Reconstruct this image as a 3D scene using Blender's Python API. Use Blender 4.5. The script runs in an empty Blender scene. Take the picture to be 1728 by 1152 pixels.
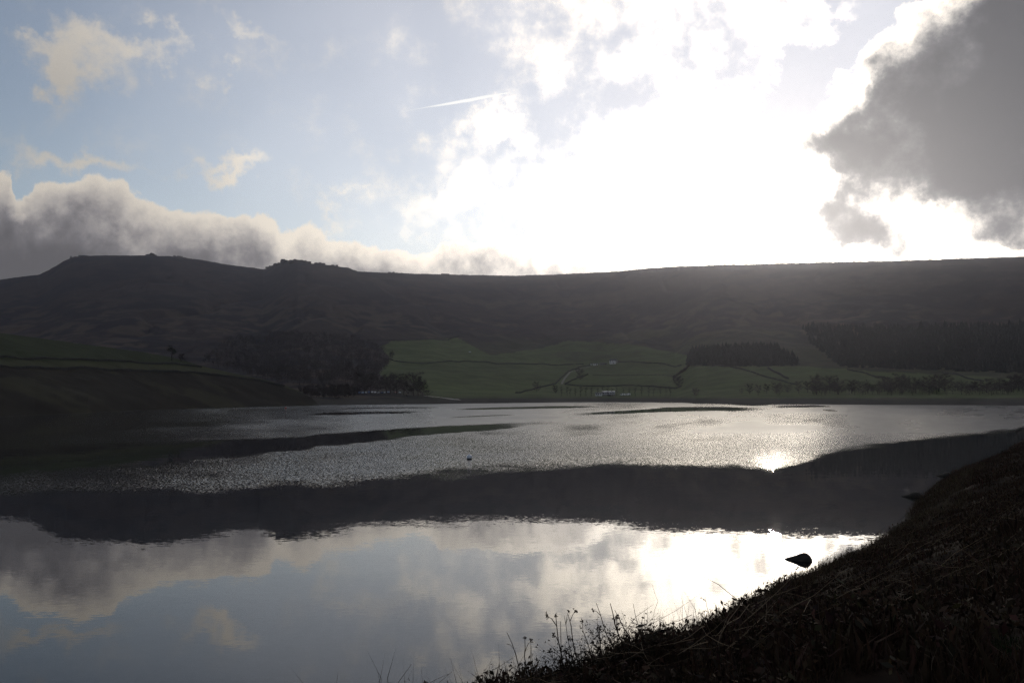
import bpy, math, random
import numpy as np
from mathutils import Vector, Matrix

random.seed(7); RNG = np.random.default_rng(11)
scene = bpy.context.scene
COL = scene.collection
PI = math.pi

# ------------------------------------------------------------------ camera
F, CX, CY, HOR, EYE = 1400.0, 864.0, 576.0, 665.0, 7.0      # focal length in photo pixels, horizon row, eye height over the water
PITCH = math.atan((HOR - CY) / F)
cam_d = bpy.data.cameras.new('camera'); cam = bpy.data.objects.new('camera', cam_d); COL.objects.link(cam)
cam_d.sensor_width = 36.0; cam_d.lens = 36.0 * F / 1728.0
cam_d.clip_start = 0.1; cam_d.clip_end = 120000.0
cam.location = (0, 0, EYE); cam.rotation_euler = (PI / 2 + PITCH, 0, 0)
scene.camera = cam

def ray(px, py):                                            # photo pixel -> world direction
    cx, cy = (px - CX) / F, (CY - py) / F
    c, s = math.cos(PITCH), math.sin(PITCH)
    return np.array([cx, c - cy * s, s + cy * c])
def azel(px, py):
    d = ray(px, py); return math.atan2(d[0], d[1]), math.atan2(d[2], math.hypot(d[0], d[1]))

# ------------------------------------------------------------------ exposure
scene.render.engine = 'CYCLES'
scene.view_settings.view_transform = 'Standard'; scene.view_settings.look = 'None'
scene.view_settings.exposure = 0.0; scene.view_settings.gamma = 1.0
scene.view_settings.use_curve_mapping = False
scene.cycles.use_denoising = True; scene.cycles.denoising_prefilter = 'NONE'
scene.cycles.max_bounces = 5; scene.cycles.diffuse_bounces = 1; scene.cycles.glossy_bounces = 1
scene.cycles.transmission_bounces = 3; scene.cycles.volume_bounces = 0; scene.cycles.transparent_max_bounces = 6
scene.cycles.caustics_reflective = False; scene.cycles.caustics_refractive = False
scene.cycles.sample_clamp_indirect = 12.0
scene.cycles.use_adaptive_sampling = True; scene.cycles.adaptive_threshold = 0.03; scene.cycles.adaptive_min_samples = 24

# ------------------------------------------------------------------ sun
SUN_AZ, SUN_EL = azel(1298, 433.5)
SUN = Vector((math.sin(SUN_AZ) * math.cos(SUN_EL), math.cos(SUN_AZ) * math.cos(SUN_EL), math.sin(SUN_EL)))
sl = bpy.data.lights.new('sun', 'SUN'); sl.energy = 0.5; sl.angle = math.radians(0.8); sl.color = (1.0, 0.9, 0.74)
so = bpy.data.objects.new('sun', sl); COL.objects.link(so)
so.rotation_euler = (-SUN).to_track_quat('-Z', 'Y').to_euler(); so.location = SUN * 500

# ------------------------------------------------------------------ node helper
class NT:
    def __init__(s, tree): s.t = tree; s.n = tree.nodes; s.l = tree.links
    def new(s, typ, **kw):
        n = s.n.new(typ)
        for k, v in kw.items(): setattr(n, k, v)
        return n
    def put(s, sock, v):
        if v is None: return
        if isinstance(v, bpy.types.NodeSocket): s.l.new(v, sock)
        else: sock.default_value = v
    def math(s, op, a, b=None, c=None, clamp=False):
        n = s.new('ShaderNodeMath', operation=op, use_clamp=clamp)
        for i, v in enumerate((a, b, c)): s.put(n.inputs[i], v)
        return n.outputs[0]
    def vm(s, op, a, b=None, scale=None):
        n = s.new('ShaderNodeVectorMath', operation=op); s.put(n.inputs[0], a); s.put(n.inputs[1], b)
        if scale is not None: s.put(n.inputs['Scale'], scale)
        return n.outputs['Value'] if op in ('DOT_PRODUCT', 'LENGTH') else n.outputs[0]
    def noise(s, vec, scale, detail=4.0, rough=0.55, lac=2.0, dist=0.0):
        n = s.new('ShaderNodeTexNoise'); n.noise_dimensions = '3D'
        s.put(n.inputs['Vector'], vec); s.put(n.inputs['Scale'], scale); s.put(n.inputs['Detail'], detail)
        s.put(n.inputs['Roughness'], rough); s.put(n.inputs['Lacunarity'], lac); s.put(n.inputs['Distortion'], dist)
        return n
    def smooth(s, x, a, b, lo=0.0, hi=1.0):
        n = s.new('ShaderNodeMapRange', interpolation_type='SMOOTHSTEP')
        for k, v in (('Value', x), ('From Min', a), ('From Max', b), ('To Min', lo), ('To Max', hi)): s.put(n.inputs[k], v)
        return n.outputs[0]
    def lin(s, x, a, b, lo=0.0, hi=1.0):
        n = s.new('ShaderNodeMapRange'); n.clamp = True
        for k, v in (('Value', x), ('From Min', a), ('From Max', b), ('To Min', lo), ('To Max', hi)): s.put(n.inputs[k], v)
        return n.outputs[0]
    def mix(s, f, a, b, typ='MIX'):
        n = s.new('ShaderNodeMix', data_type='RGBA', blend_type=typ); n.clamp_factor = True
        s.put(n.inputs[0], f); s.put(n.inputs[6], a); s.put(n.inputs[7], b)
        return n.outputs[2]
    def comb(s, x, y, z):
        n = s.new('ShaderNodeCombineXYZ')
        for i, v in enumerate((x, y, z)): s.put(n.inputs[i], v)
        return n.outputs[0]

# ------------------------------------------------------------------ sky: Nishita air with cloud layers laid over it by direction
def pxuv(px, py):
    a, e = azel(px, py); return a * 14.0, e * 14.0           # about 100 photo pixels per unit

def build_world():
    w = bpy.data.worlds.new('World'); scene.world = w; w.use_nodes = True
    T = NT(w.node_tree); T.n.clear()
    out = T.new('ShaderNodeOutputWorld'); bg = T.new('ShaderNodeBackground')
    T.l.new(bg.outputs[0], out.inputs[0])
    d = T.new('ShaderNodeTexCoord').outputs['Generated']
    sky = T.new('ShaderNodeTexSky', sky_type='NISHITA'); sky.sun_disc = False
    sky.sun_elevation = SUN_EL; sky.sun_rotation = SUN_AZ
    sky.altitude = 200; sky.air_density = 1.0; sky.dust_density = 0.2; sky.ozone_density = 1.2
    K = 0.10                                                  # Background strength
    skyc = sky.outputs[0]
    sep = T.new('ShaderNodeSeparateXYZ'); T.l.new(d, sep.inputs[0])
    X, Y, Z = sep.outputs
    U = T.math('MULTIPLY', T.math('ARCTAN2', X, Y), 14.0)
    V = T.math('MULTIPLY', T.math('ARCSINE', Z), 14.0)
    P = T.comb(U, V, 0.0)
    # angle to the sun, in the same units
    dot = T.vm('DOT_PRODUCT', d, tuple(SUN))
    th = T.math('MULTIPLY', T.math('ARCCOSINE', T.math('MINIMUM', dot, 0.999999)), 14.0)
    # warps
    n1 = T.noise(d, 11.0, 0.0).outputs['Color']; n2 = T.noise(d, 24.0, 4.0, 0.56, 2.2).outputs['Color']
    n1c = T.vm('SUBTRACT', n1, (0.5, 0.5, 0.5)); n2c = T.vm('SUBTRACT', n2, (0.5, 0.5, 0.5))
    def warped(a1, a2): return T.vm('ADD', P, T.vm('ADD', T.vm('SCALE', n1c, scale=a1), T.vm('SCALE', n2c, scale=a2)))
    PA = warped(0.35, 0.8)
    PB = warped(1.1, 1.7)
    ns = T.new('ShaderNodeSeparateXYZ'); T.l.new(n2, ns.inputs[0]); nfc = T.math('SUBTRACT', ns.outputs[2], 0.5)
    n1s = T.new('ShaderNodeSeparateXYZ'); T.l.new(n1c, n1s.inputs[0]); nl = n1s.outputs[2]
    def blobs(vec, items):
        acc = None
        for (px, py, rx, ry, rot, wt) in items:
            u, v = pxuv(px, py)
            if abs(rot) < 10:
                m = T.new('ShaderNodeVectorMath', operation='MULTIPLY_ADD')
                m.inputs[1].default_value = (100.0 / rx, 100.0 / ry, 0.0); m.inputs[2].default_value = (-u * 100.0 / rx, -v * 100.0 / ry, 0.0)
            else:
                m = T.new('ShaderNodeMapping', vector_type='TEXTURE')
                m.inputs['Location'].default_value = (u, v, 0); m.inputs['Rotation'].default_value = (0, 0, math.radians(rot))
                m.inputs['Scale'].default_value = (rx / 100.0, ry / 100.0, 1.0)
            T.l.new(vec, m.inputs[0])
            g = T.new('ShaderNodeTexGradient', gradient_type='SPHERICAL'); T.l.new(m.outputs[0], g.inputs[0])
            f = g.outputs['Fac'] if 'Fac' in g.outputs else g.outputs[1]
            acc = T.math('MULTIPLY', f, wt) if acc is None else T.math('MULTIPLY_ADD', f, wt, acc)
        return acc
    # ---- low cumulus bank: its upper edge as a curve over azimuth
    edge = [(-420, 330), (-300, 300), (-150, 345), (-60, 300), (-20, 283), (10, 286), (30, 318), (44, 338), (62, 318), (100, 304), (150, 299), (195, 304), (225, 325), (262, 335),
            (305, 347), (352, 348), (400, 364), (440, 366), (478, 392), (500, 384), (530, 380), (560, 394), (610, 408),
            (660, 414), (700, 420), (735, 416), (765, 406), (800, 418), (840, 405), (880, 408), (930, 410), (990, 418), (1045, 438), (1075, 458),
            (1120, 440), (1170, 435), (1240, 430), (1275, 438), (1300, 452), (1345, 440), (1400, 428), (1440, 416), (1480, 408), (1520, 422), (1560, 426), (1610, 418), (1650, 424),
            (1728, 415), (1850, 395), (2000, 420), (2150, 400)]
    fc = T.new('ShaderNodeFloatCurve'); cm = fc.mapping
    cm.clip_min_x = 0; cm.clip_max_x = 1; cm.clip_min_y = 0; cm.clip_max_y = 1; cm.use_clip = True
    pts = [(pxuv(x, y)) for x, y in edge]; u0, u1 = pts[0][0], pts[-1][0]
    cv = cm.curves[0]
    while len(cv.points) < len(pts): cv.points.new(0.5, 0.5)
    for p, (u, v) in zip(cv.points, sorted(pts)):
        p.location = ((u - u0) / (u1 - u0), v / 6.0); p.handle_type = 'AUTO_CLAMPED'
    cm.update()
    sa = T.new('ShaderNodeSeparateXYZ'); T.l.new(warped(0.3, 0.55), sa.inputs[0])
    T.put(fc.inputs['Value'], T.lin(sa.outputs[0], u0, u1)); fc.inputs['Factor'].default_value = 1.0
    bank = T.math('SUBTRACT', T.math('MULTIPLY', fc.outputs[0], 6.0), sa.outputs[1])     # >0 inside, units of 100 px
    # ---- big dark cumulus on the right
    big = blobs(PA, [(1610, 95, 135, 125, 0, 1.3), (1545, 160, 150, 125, 0, 1.2), (1700, 175, 200, 170, 0, 1.3), (1640, 215, 260, 110, 0, 1.0), (1490, 222, 130, 75, 0, 1.0), (1425, 240, 105, 52, 0, 1.1),
                     (1375, 258, 85, 36, 0, 0.8), (1455, 320, 70, 120, -35, 1.6), (1425, 385, 64, 52, 0, 1.3), (1500, 402, 75, 45, 0, 1.4), (1670, 312, 230, 64, 0, 1.4), (1800, 40, 140, 150, 0, 1.2),
                     (1830, 200, 220, 220, 0, 1.2), (1980, 150, 260, 230, 0, 1.1), (1185, 240, 75, 42, 0, 0.72), (1700, 390, 115, 47, 0, 1.2), (1540, 290, 130, 50, 0, 0.5)])
    big = T.math('SUBTRACT', big, 0.34)
    # ---- scattered cloud outside the picture: one even field of cumulus all round
    far = T.noise(T.vm('MULTIPLY', d, (1.0, 1.0, 2.2)), 3.1, 3.0, 0.56).outputs['Fac']
    inview = T.math('MULTIPLY', T.smooth(T.math('ABSOLUTE', U), 10.5, 14.5, 1.0, 0.0), T.math('MULTIPLY', T.smooth(Y, 0.0, 0.2), T.smooth(V, 6.0, 9.0, 1.0, 0.0)))
    farD = T.math('MULTIPLY', T.math('SUBTRACT', T.math('SUBTRACT', far, 0.53), T.math('MULTIPLY', inview, 0.6)), 3.0)
    # ---- thin bright veil and wisps
    veil = blobs(PB, [(1190, 345, 330, 180, 0, 1.25), (930, 320, 260, 130, 18, 0.75), (1230, 215, 280, 100, 0, 0.6), (1080, 60, 430, 130, 0, 0.52), (1330, 55, 180, 80, -8, 0.55), (790, 240, 170, 45, 25, 0.6),
                      (880, 205, 80, 34, 0, 0.5), (700, 345, 220, 70, 0, 0.45), (1600, 370, 260, 90, 0, 0.8), (1430, 170, 60, 50, 0, 1.3), (1430, 300, 160, 140, 0, 0.6), (980, 10, 340, 60, 0, 0.3), (1375, 120, 150, 55, 38, -1.5), (1490, 30, 70, 60, 0, -1.0)])
    puffs = blobs(PB, [(165, 85, 120, 75, 0, 1.1), (60, 90, 70, 50, 0, 0.8), (110, 268, 140, 32, 0, 0.9), (380, 280, 140, 30, -3, 0.9), (410, 62, 110, 32, -38, 0.75), (290, 75, 120, 30, 0, 0.45), (375, 155, 40, 24, 0, 0.5),
                       (560, 372, 70, 28, 0, 0.6), (20, 40, 40, 30, 0, 0.3), (600, 335, 130, 26, 0, .45)])
    aV = T.math('POWER', T.smooth(T.math('ADD', veil, T.math('MULTIPLY', nfc, 2.3)), -0.15, 1.4), 1.6)
    aP = T.math('MULTIPLY', T.smooth(T.math('ADD', puffs, T.math('MULTIPLY', nfc, 1.3)), 0.12, 1.0), 0.8)
    # ---- light scattered by the air and by thin cloud round the hidden sun (forward scattering)
    def ex(scale, amp): return T.math('MULTIPLY', T.math('EXPONENT', T.math('MULTIPLY', th, -1.0 / scale)), amp)
    aure = T.math('ADD', ex(1.25, 12.0), T.math('ADD', ex(3.2, 5.6), ex(15.0, 0.42)))
    milk = T.math('EXPONENT', T.math('MULTIPLY', T.math('POWER', T.math('MULTIPLY', th, 0.1), 4.0), -1.0))      # thin high veil round the sun
    milk = T.math('MULTIPLY', milk, T.math('ADD', 0.44, T.math('MULTIPLY', nl, 0.16)))
    clear = T.vm('ADD', T.vm('MULTIPLY', skyc, (1.04 * K, 0.96 * K, 1.0 * K)), T.vm('SCALE', (1.0, 0.9, 0.81), scale=T.math('ADD', milk, 0.03)))
    thin = T.vm('SCALE', (1.0, 0.895, 0.745), scale=T.math('MULTIPLY', T.math('ADD', aure, 0.27), T.math('ADD', 1.0, T.math('MULTIPLY', nl, 0.5))))
    c = T.mix(T.math('MAXIMUM', aV, aP), clear, thin)
    # ---- contrail: a thin sunlit line of ice cloud
    (ax, ay), (bx_, by_) = pxuv(684, 187), pxuv(856, 157); LL = math.hypot(bx_ - ax, by_ - ay); tx_, ty_ = (bx_ - ax) / LL, (by_ - ay) / LL
    along = T.math('SUBTRACT', T.vm('DOT_PRODUCT', P, (tx_, ty_, 0.0)), ax * tx_ + ay * ty_)
    across = T.math('SUBTRACT', T.vm('DOT_PRODUCT', P, (-ty_, tx_, 0.0)), -ax * ty_ + ay * tx_)
    across = T.math('ABSOLUTE', T.math('ADD', across, T.math('MULTIPLY', nfc, 0.035)))
    wid = T.math('MULTIPLY', T.smooth(along, 0.0, LL * 0.65, 0.006, 0.028), T.smooth(along, LL * 0.72, LL, 1.0, 0.35))
    ac = T.math('MULTIPLY', T.math('MULTIPLY', T.smooth(across, T.math('MULTIPLY', wid, 0.35), T.math('MULTIPLY', wid, 1.3), 1.0, 0.0), T.smooth(along, 0.0, LL * 0.5, 0.15, 1.0)),
                T.math('MULTIPLY', T.math('GREATER_THAN', along, 0.0), T.math('LESS_THAN', along, LL)))
    c = T.mix(ac, c, (1.05, 1.04, 1.02, 1.0))
    # ---- thick cloud: bright thin rims, grey hearts, darkest where it is deepest
    def thick(cin, D, a0, a1, t0, t1, d0, d1, body, amp, glow):
        Dn = T.math('ADD', D, T.math('MULTIPLY', nfc, amp))
        Ds = T.math('ADD', T.math('DIVIDE', D, T.math('ADD', 1.0, T.math('MAXIMUM', D, 0.0))), T.math('ADD', T.math('MULTIPLY', nl, 0.35), T.math('MULTIPLY', nfc, 0.58)))
        a = T.smooth(Dn, a0, a1)
        tt = T.smooth(Ds, t0, t1)
        deep = T.smooth(Ds, d0, d1, 1.45, 0.55)
        rim = T.vm('SCALE', (1.0, 0.91, 0.785), scale=T.math('ADD', T.math('MULTIPLY', aure, 0.62), 0.44))
        core = T.vm('SCALE', T.vm('ADD', T.vm('SCALE', (1.0, 0.93, 0.84), scale=T.math('MULTIPLY', aure, glow)), body), scale=deep)
        return T.mix(a, cin, T.mix(tt, rim, core))
    c = thick(c, farD, 0.0, 0.3, 0.05, 0.45, 0.25, 0.75, (0.22, 0.21, 0.225), 0.3, 0.1)
    c = thick(c, big, 0.0, 0.26, 0.04, 0.58, 0.2, 0.72, (0.10, 0.107, 0.132), 0.35, 0.08)
    c = thick(c, bank, -0.01, 0.08, 0.0, 0.46, 0.2, 0.6, (0.16, 0.153, 0.165), 0.2, 0.12)
    bg.inputs['Strength'].default_value = 1.0
    T.l.new(c, bg.inputs['Color'])
    w.cycles.sampling_method = 'MANUAL'; w.cycles.sample_map_resolution = 512
build_world()

# ================================================================== helpers
def mat(name, col, rough=0.9, spec=0.2, var=0.0, scale=4.0, attr=None, col2=None):
    m = bpy.data.materials.new(name); m.use_nodes = True
    T = NT(m.node_tree); b = T.n['Principled BSDF']
    b.inputs['Roughness'].default_value = rough; b.inputs['Specular IOR Level'].default_value = spec
    c = col + (1.0,) if len(col) == 3 else col
    src = None
    if attr:
        a = T.new('ShaderNodeAttribute'); a.attribute_name = attr; src = a.outputs['Color']
    if var > 0:
        tc = T.new('ShaderNodeTexCoord').outputs['Object']
        nz = T.noise(tc, scale, 5.0, 0.6).outputs['Fac']
        if col2 is not None:
            src = T.mix(T.smooth(nz, 0.5 - 0.5 * var, 0.5 + 0.5 * var), c, col2 + (1.0,))
        else:
            f = T.lin(nz, 0.25, 0.75, 1 - var, 1 + var)
            src = T.vm('SCALE', src if src is not None else c[:3], scale=f)
    if src is None: b.inputs['Base Color'].default_value = c
    else: T.l.new(src, b.inputs['Base Color'])
    return m

def mesh_np(name, verts, faces, m=None, parent=None, smooth=True, attrs=None, link=True):
    verts = np.asarray(verts, np.float32).reshape(-1, 3)
    me = bpy.data.meshes.new(name)
    fl = faces if isinstance(faces, list) and len(faces) and isinstance(faces[0], np.ndarray) else [np.asarray(faces, np.int32)]
    loops = np.concatenate([f.reshape(-1) for f in fl]).astype(np.int32)
    sizes = np.concatenate([np.full(f.shape[0], f.shape[1], np.int32) for f in fl])
    starts = np.concatenate([[0], np.cumsum(sizes)[:-1]]).astype(np.int32)
    me.vertices.add(len(verts)); me.vertices.foreach_set('co', verts.ravel())
    me.loops.add(len(loops)); me.loops.foreach_set('vertex_index', loops)
    me.polygons.add(len(sizes)); me.polygons.foreach_set('loop_start', starts); me.polygons.foreach_set('loop_total', sizes)
    me.polygons.foreach_set('use_smooth', np.full(len(sizes), smooth, bool))
    for k, v in (attrs or {}).items():
        v = np.asarray(v, np.float32)
        if v.ndim == 1:
            a = me.attributes.new(k, 'FLOAT', 'POINT'); a.data.foreach_set('value', v)
        else:
            a = me.attributes.new(k, 'FLOAT_COLOR', 'POINT')
            if v.shape[1] == 3: v = np.concatenate([v, np.ones((len(v), 1), np.float32)], 1)
            a.data.foreach_set('color', v.ravel())
    me.update(calc_edges=True); me.validate()
    if m: me.materials.append(m)
    if not link: return me
    return obj(name, me, parent)

def obj(name, me, parent=None):
    o = bpy.data.objects.new(name, me); COL.objects.link(o)
    if parent: o.parent = parent
    return o
def tag(o, label=None, cat=None, group=None, kind=None):
    if label: o['label'] = label
    if cat: o['category'] = cat
    if group: o['group'] = group
    if kind: o['kind'] = kind
    return o
def empty(name, loc, rz=0.0, scale=1.0):
    o = bpy.data.objects.new(name, None); COL.objects.link(o); o.empty_display_size = 0.2
    o.location = loc; o.rotation_euler = (0, 0, rz); o.scale = (scale,) * 3 if not isinstance(scale, tuple) else scale
    return o
ORD = ['first', 'second', 'third', 'fourth', 'fifth', 'sixth', 'seventh', 'eighth', 'ninth', 'tenth', 'eleventh', 'twelfth', 'thirteenth', 'fourteenth', 'fifteenth',
       'sixteenth', 'seventeenth', 'eighteenth', 'nineteenth', 'twentieth', 'twenty-first', 'twenty-second', 'twenty-third', 'twenty-fourth', 'twenty-fifth', 'twenty-sixth',
       'twenty-seventh', 'twenty-eighth', 'twenty-ninth', 'thirtieth']

class MB:                                                   # collects faces for one mesh
    def __init__(s): s.v = []; s.f = []
    def box(s, lo, hi, rot=0.0, org=(0, 0)):
        x0, y0, z0 = lo; x1, y1, z1 = hi; b = len(s.v)
        for x, y, z in ((x0,y0,z0),(x1,y0,z0),(x1,y1,z0),(x0,y1,z0),(x0,y0,z1),(x1,y0,z1),(x1,y1,z1),(x0,y1,z1)): s.v.append((x, y, z))
        s.f += [tuple(b + i for i in q) for q in ((0,3,2,1),(4,5,6,7),(0,1,5,4),(1,2,6,5),(2,3,7,6),(3,0,4,7))]
        return s
    def prism(s, prof, x0, x1):                             # profile in (y, z), counter-clockwise, drawn along x
        b = len(s.v); n = len(prof)
        for x in (x0, x1):
            for y, z in prof: s.v.append((x, y, z))
        for i in range(n): s.f.append((b + i, b + (i + 1) % n, b + n + (i + 1) % n, b + n + i))
        s.f.append(tuple(b + i for i in reversed(range(n)))); s.f.append(tuple(b + n + i for i in range(n)))
        return s
    def tube(s, pts, rad, n=5):
        pts = [Vector(p) for p in pts]; b = len(s.v)
        for i, p in enumerate(pts):
            t = (pts[min(i + 1, len(pts) - 1)] - pts[max(i - 1, 0)]).normalized()
            a = t.orthogonal().normalized(); c = t.cross(a)
            r = rad[i] if isinstance(rad, (list, tuple)) else rad
            for k in range(n):
                w = 2 * PI * k / n; q = p + (a * math.cos(w) + c * math.sin(w)) * r; s.v.append(tuple(q))
        for i in range(len(pts) - 1):
            for k in range(n):
                s.f.append((b + i * n + k, b + i * n + (k + 1) % n, b + (i + 1) * n + (k + 1) % n, b + (i + 1) * n + k))
        s.f.append(tuple(b + k for k in reversed(range(n)))); s.f.append(tuple(b + (len(pts) - 1) * n + k for k in range(n)))
        return s
    def tri(s, a, b_, c):
        b = len(s.v); s.v += [tuple(a), tuple(b_), tuple(c)]; s.f.append((b, b + 1, b + 2)); return s
    def quad(s, a, b_, c, d):
        b = len(s.v); s.v += [tuple(a), tuple(b_), tuple(c), tuple(d)]; s.f.append((b, b + 1, b + 2, b + 3)); return s
    def mesh(s, name, m, smooth=False):
        me = bpy.data.meshes.new(name); me.from_pydata(s.v, [], s.f); me.materials.append(m)
        me.polygons.foreach_set('use_smooth', [smooth] * len(me.polygons)); me.update(); return me
    def build(s, name, m, parent=None, smooth=False): return obj(name, s.mesh(name, m, smooth), parent)

# numpy value noise
_H = np.random.default_rng(5).random((256, 256)).astype(np.float32)
def vnoise(x, y):
    xi = np.floor(x).astype(int); yi = np.floor(y).astype(int); fx = x - xi; fy = y - yi
    fx = fx * fx * fx * (fx * (fx * 6 - 15) + 10); fy = fy * fy * fy * (fy * (fy * 6 - 15) + 10)
    g = lambda a, b: _H[a & 255, b & 255]
    return (g(xi, yi) * (1 - fx) + g(xi + 1, yi) * fx) * (1 - fy) + (g(xi, yi + 1) * (1 - fx) + g(xi + 1, yi + 1) * fx) * fy
def fbm(x, y, oct=5, gain=0.5):
    s = 0; a = 1; t = 0
    for i in range(oct):
        s = s + a * (vnoise(x + 17.3 * i, y + 9.1 * i) - 0.5); t += a; a *= gain; x = x * 2.03; y = y * 2.03
    return s / t * 2
def sstep(x, a, b):
    t = np.clip((np.asarray(x, float) - a) / (b - a), 0, 1); return t * t * (3 - 2 * t)
def inpoly(px, py, poly):
    px = np.asarray(px); c = np.zeros(px.shape, bool); n = len(poly)
    for i in range(n):
        x0, y0 = poly[i]; x1, y1 = poly[(i + 1) % n]
        if y0 == y1: continue
        c ^= ((y0 > py) != (y1 > py)) & (px < (x1 - x0) * (py - y0) / (y1 - y0) + x0)
    return c
def to_px(x, y, z):
    c, s = math.cos(PITCH), math.sin(PITCH); dz = z - EYE
    dep = y * c + dz * s; up = dz * c - y * s
    return CX + F * x / dep, CY - F * up / dep
def px_az(px): return np.arctan2((np.asarray(px, float) - CX) / F, math.cos(PITCH) + math.tan(PITCH) * math.sin(PITCH))   # at the horizon row
def az_px(az): return CX + F * np.tan(az) / math.cos(PITCH)
def row_h(y, r): return EYE + (HOR - np.asarray(y, float)) / F * r                 # height seen at row y, range r (near the axis)
def grid_faces(nr, nc):
    i = np.arange(nr - 1)[:, None] * nc + np.arange(nc - 1)[None, :]
    return np.stack([i, i + 1, i + nc + 1, i + nc], -1).reshape(-1, 4).astype(np.int32)

# ================================================================== the far moor and valley side (structure)
SKY = np.array([(-700, 470), (-400, 455), (-250, 478), (-100, 482), (0, 470), (30, 466), (58, 463), (80, 452), (100, 440), (118, 432.5), (150, 431), (200, 430.5), (240, 430.5), (290, 432.5),
    (330, 437.5), (380, 446), (440, 454), (452, 452), (466, 447.5), (480, 444), (500, 442.5), (530, 445), (560, 448), (585, 452), (602, 457.5), (640, 459.5), (700, 461.5), (780, 463.5), (870, 465), (950, 462.5),
    (1000, 460), (1050, 457), (1100, 452), (1150, 449), (1220, 446.5), (1300, 445), (1400, 442), (1500, 440), (1600, 437), (1728, 432.5), (1900, 426), (2200, 440), (2600, 470)], float)
SHORE = np.array([(-900, 640), (300, 640), (480, 560), (545, 545), (600, 560), (740, 600), (860, 660), (1000, 735), (1140, 735), (1175, 640), (1230, 600), (2600, 600)], float)
RIDGE = np.array([(-900, 1900), (60, 1950), (250, 1850), (440, 1900), (500, 1720), (600, 1760), (760, 1900), (900, 1950), (1200, 1750), (1728, 1650), (2600, 1600)], float)
def sky_h(px, R):
    y = np.interp(px, SKY[:, 0], SKY[:, 1])
    cx, cy = (px - CX) / F, (CY - y) / F; c, s = math.cos(PITCH), math.sin(PITCH)
    return EYE + R * (s + cy * c) / np.hypot(cx, c - cy * s)
def terr(x, y):
    x = np.asarray(x, float); y = np.asarray(y, float)
    r = np.hypot(x, y); az = np.arctan2(x, y); px = az_px(np.clip(az, -1.3, 1.3))
    rs = np.interp(px, SHORE[:, 0], SHORE[:, 1]); R = np.interp(px, RIDGE[:, 0], RIDGE[:, 1])
    # wandering shoreline
    rs = rs + 8 * fbm(px / 60.0, px * 0 + 3.3, 4)
    ca = np.cos(az)
    zR = sky_h(px, R)
    t = np.clip((r - rs - 45) / (R - rs - 45), 0, 1)
    g = np.interp(t, [0, 0.12, 0.3, 0.47, 0.62, 0.76, 0.9, 0.97, 1.0], [0, 0.028, 0.13, 0.275, 0.45, 0.65, 0.88, 0.975, 1.0])
    # smooth the knees of the profile a little
    zb = 4.8
    z = zb + (zR - zb) * g
    win = np.sin(PI * np.clip(t, 0, 1)) ** 0.8
    z = z + win * (9 * fbm(x / 260, y / 260, 5) + 2.2 * fbm(x / 40 + 9, y / 40, 4))
    gul = np.abs(fbm(x / 150 + 0.25 * fbm(x / 90, y / 90, 3), y / 600 + 4, 4)); z = z - win * sstep(t, 0.3, 0.6) * 16 * np.clip(0.28 - gul, 0, 1) * 2
    z = z + sstep(t, 0.9, 1.0) * 1.2 * fbm(px / 9.0, px * 0 + 7, 4)
    # shore bank and lake floor
    d = r - rs
    z = np.where(d < 45, -3 + (zb + 3) * sstep(d, -25, 45) + 0.5 * fbm(x / 14, y / 14, 3) * sstep(d, -12, 10), z)
    # behind the ridge the ground falls away
    z = np.where(r > R, zR - (r - R) * 0.10 - ((r - R) / 160.0) ** 2, z)
    return z
RR = np.concatenate([np.linspace(500, 800, 110), np.linspace(804, 1300, 110), np.linspace(1306, 1650, 60), np.linspace(1655, 2000, 90), np.linspace(2020, 2400, 12)])
AZ = np.concatenate([np.linspace(-1.15, -0.62, 60)[:-1], np.linspace(-0.62, 0.62, 900), np.linspace(0.62, 1.15, 60)[1:]])
def hit(px, py, fn=None, r0=480.0, r1=2300.0):             # where the sight line through a photo pixel meets the ground
    fn = fn or terr
    d = ray(px, py); h = math.hypot(d[0], d[1]); r = np.arange(r0, r1, 0.5)
    x = d[0] / h * r; y = d[1] / h * r; zz = EYE + d[2] / h * r
    g = fn(x, y); k = np.where(g >= zz)[0]
    k = k[0] if len(k) else int(np.argmin(zz - g))
    return np.array([x[k], y[k], g[k]])

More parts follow.
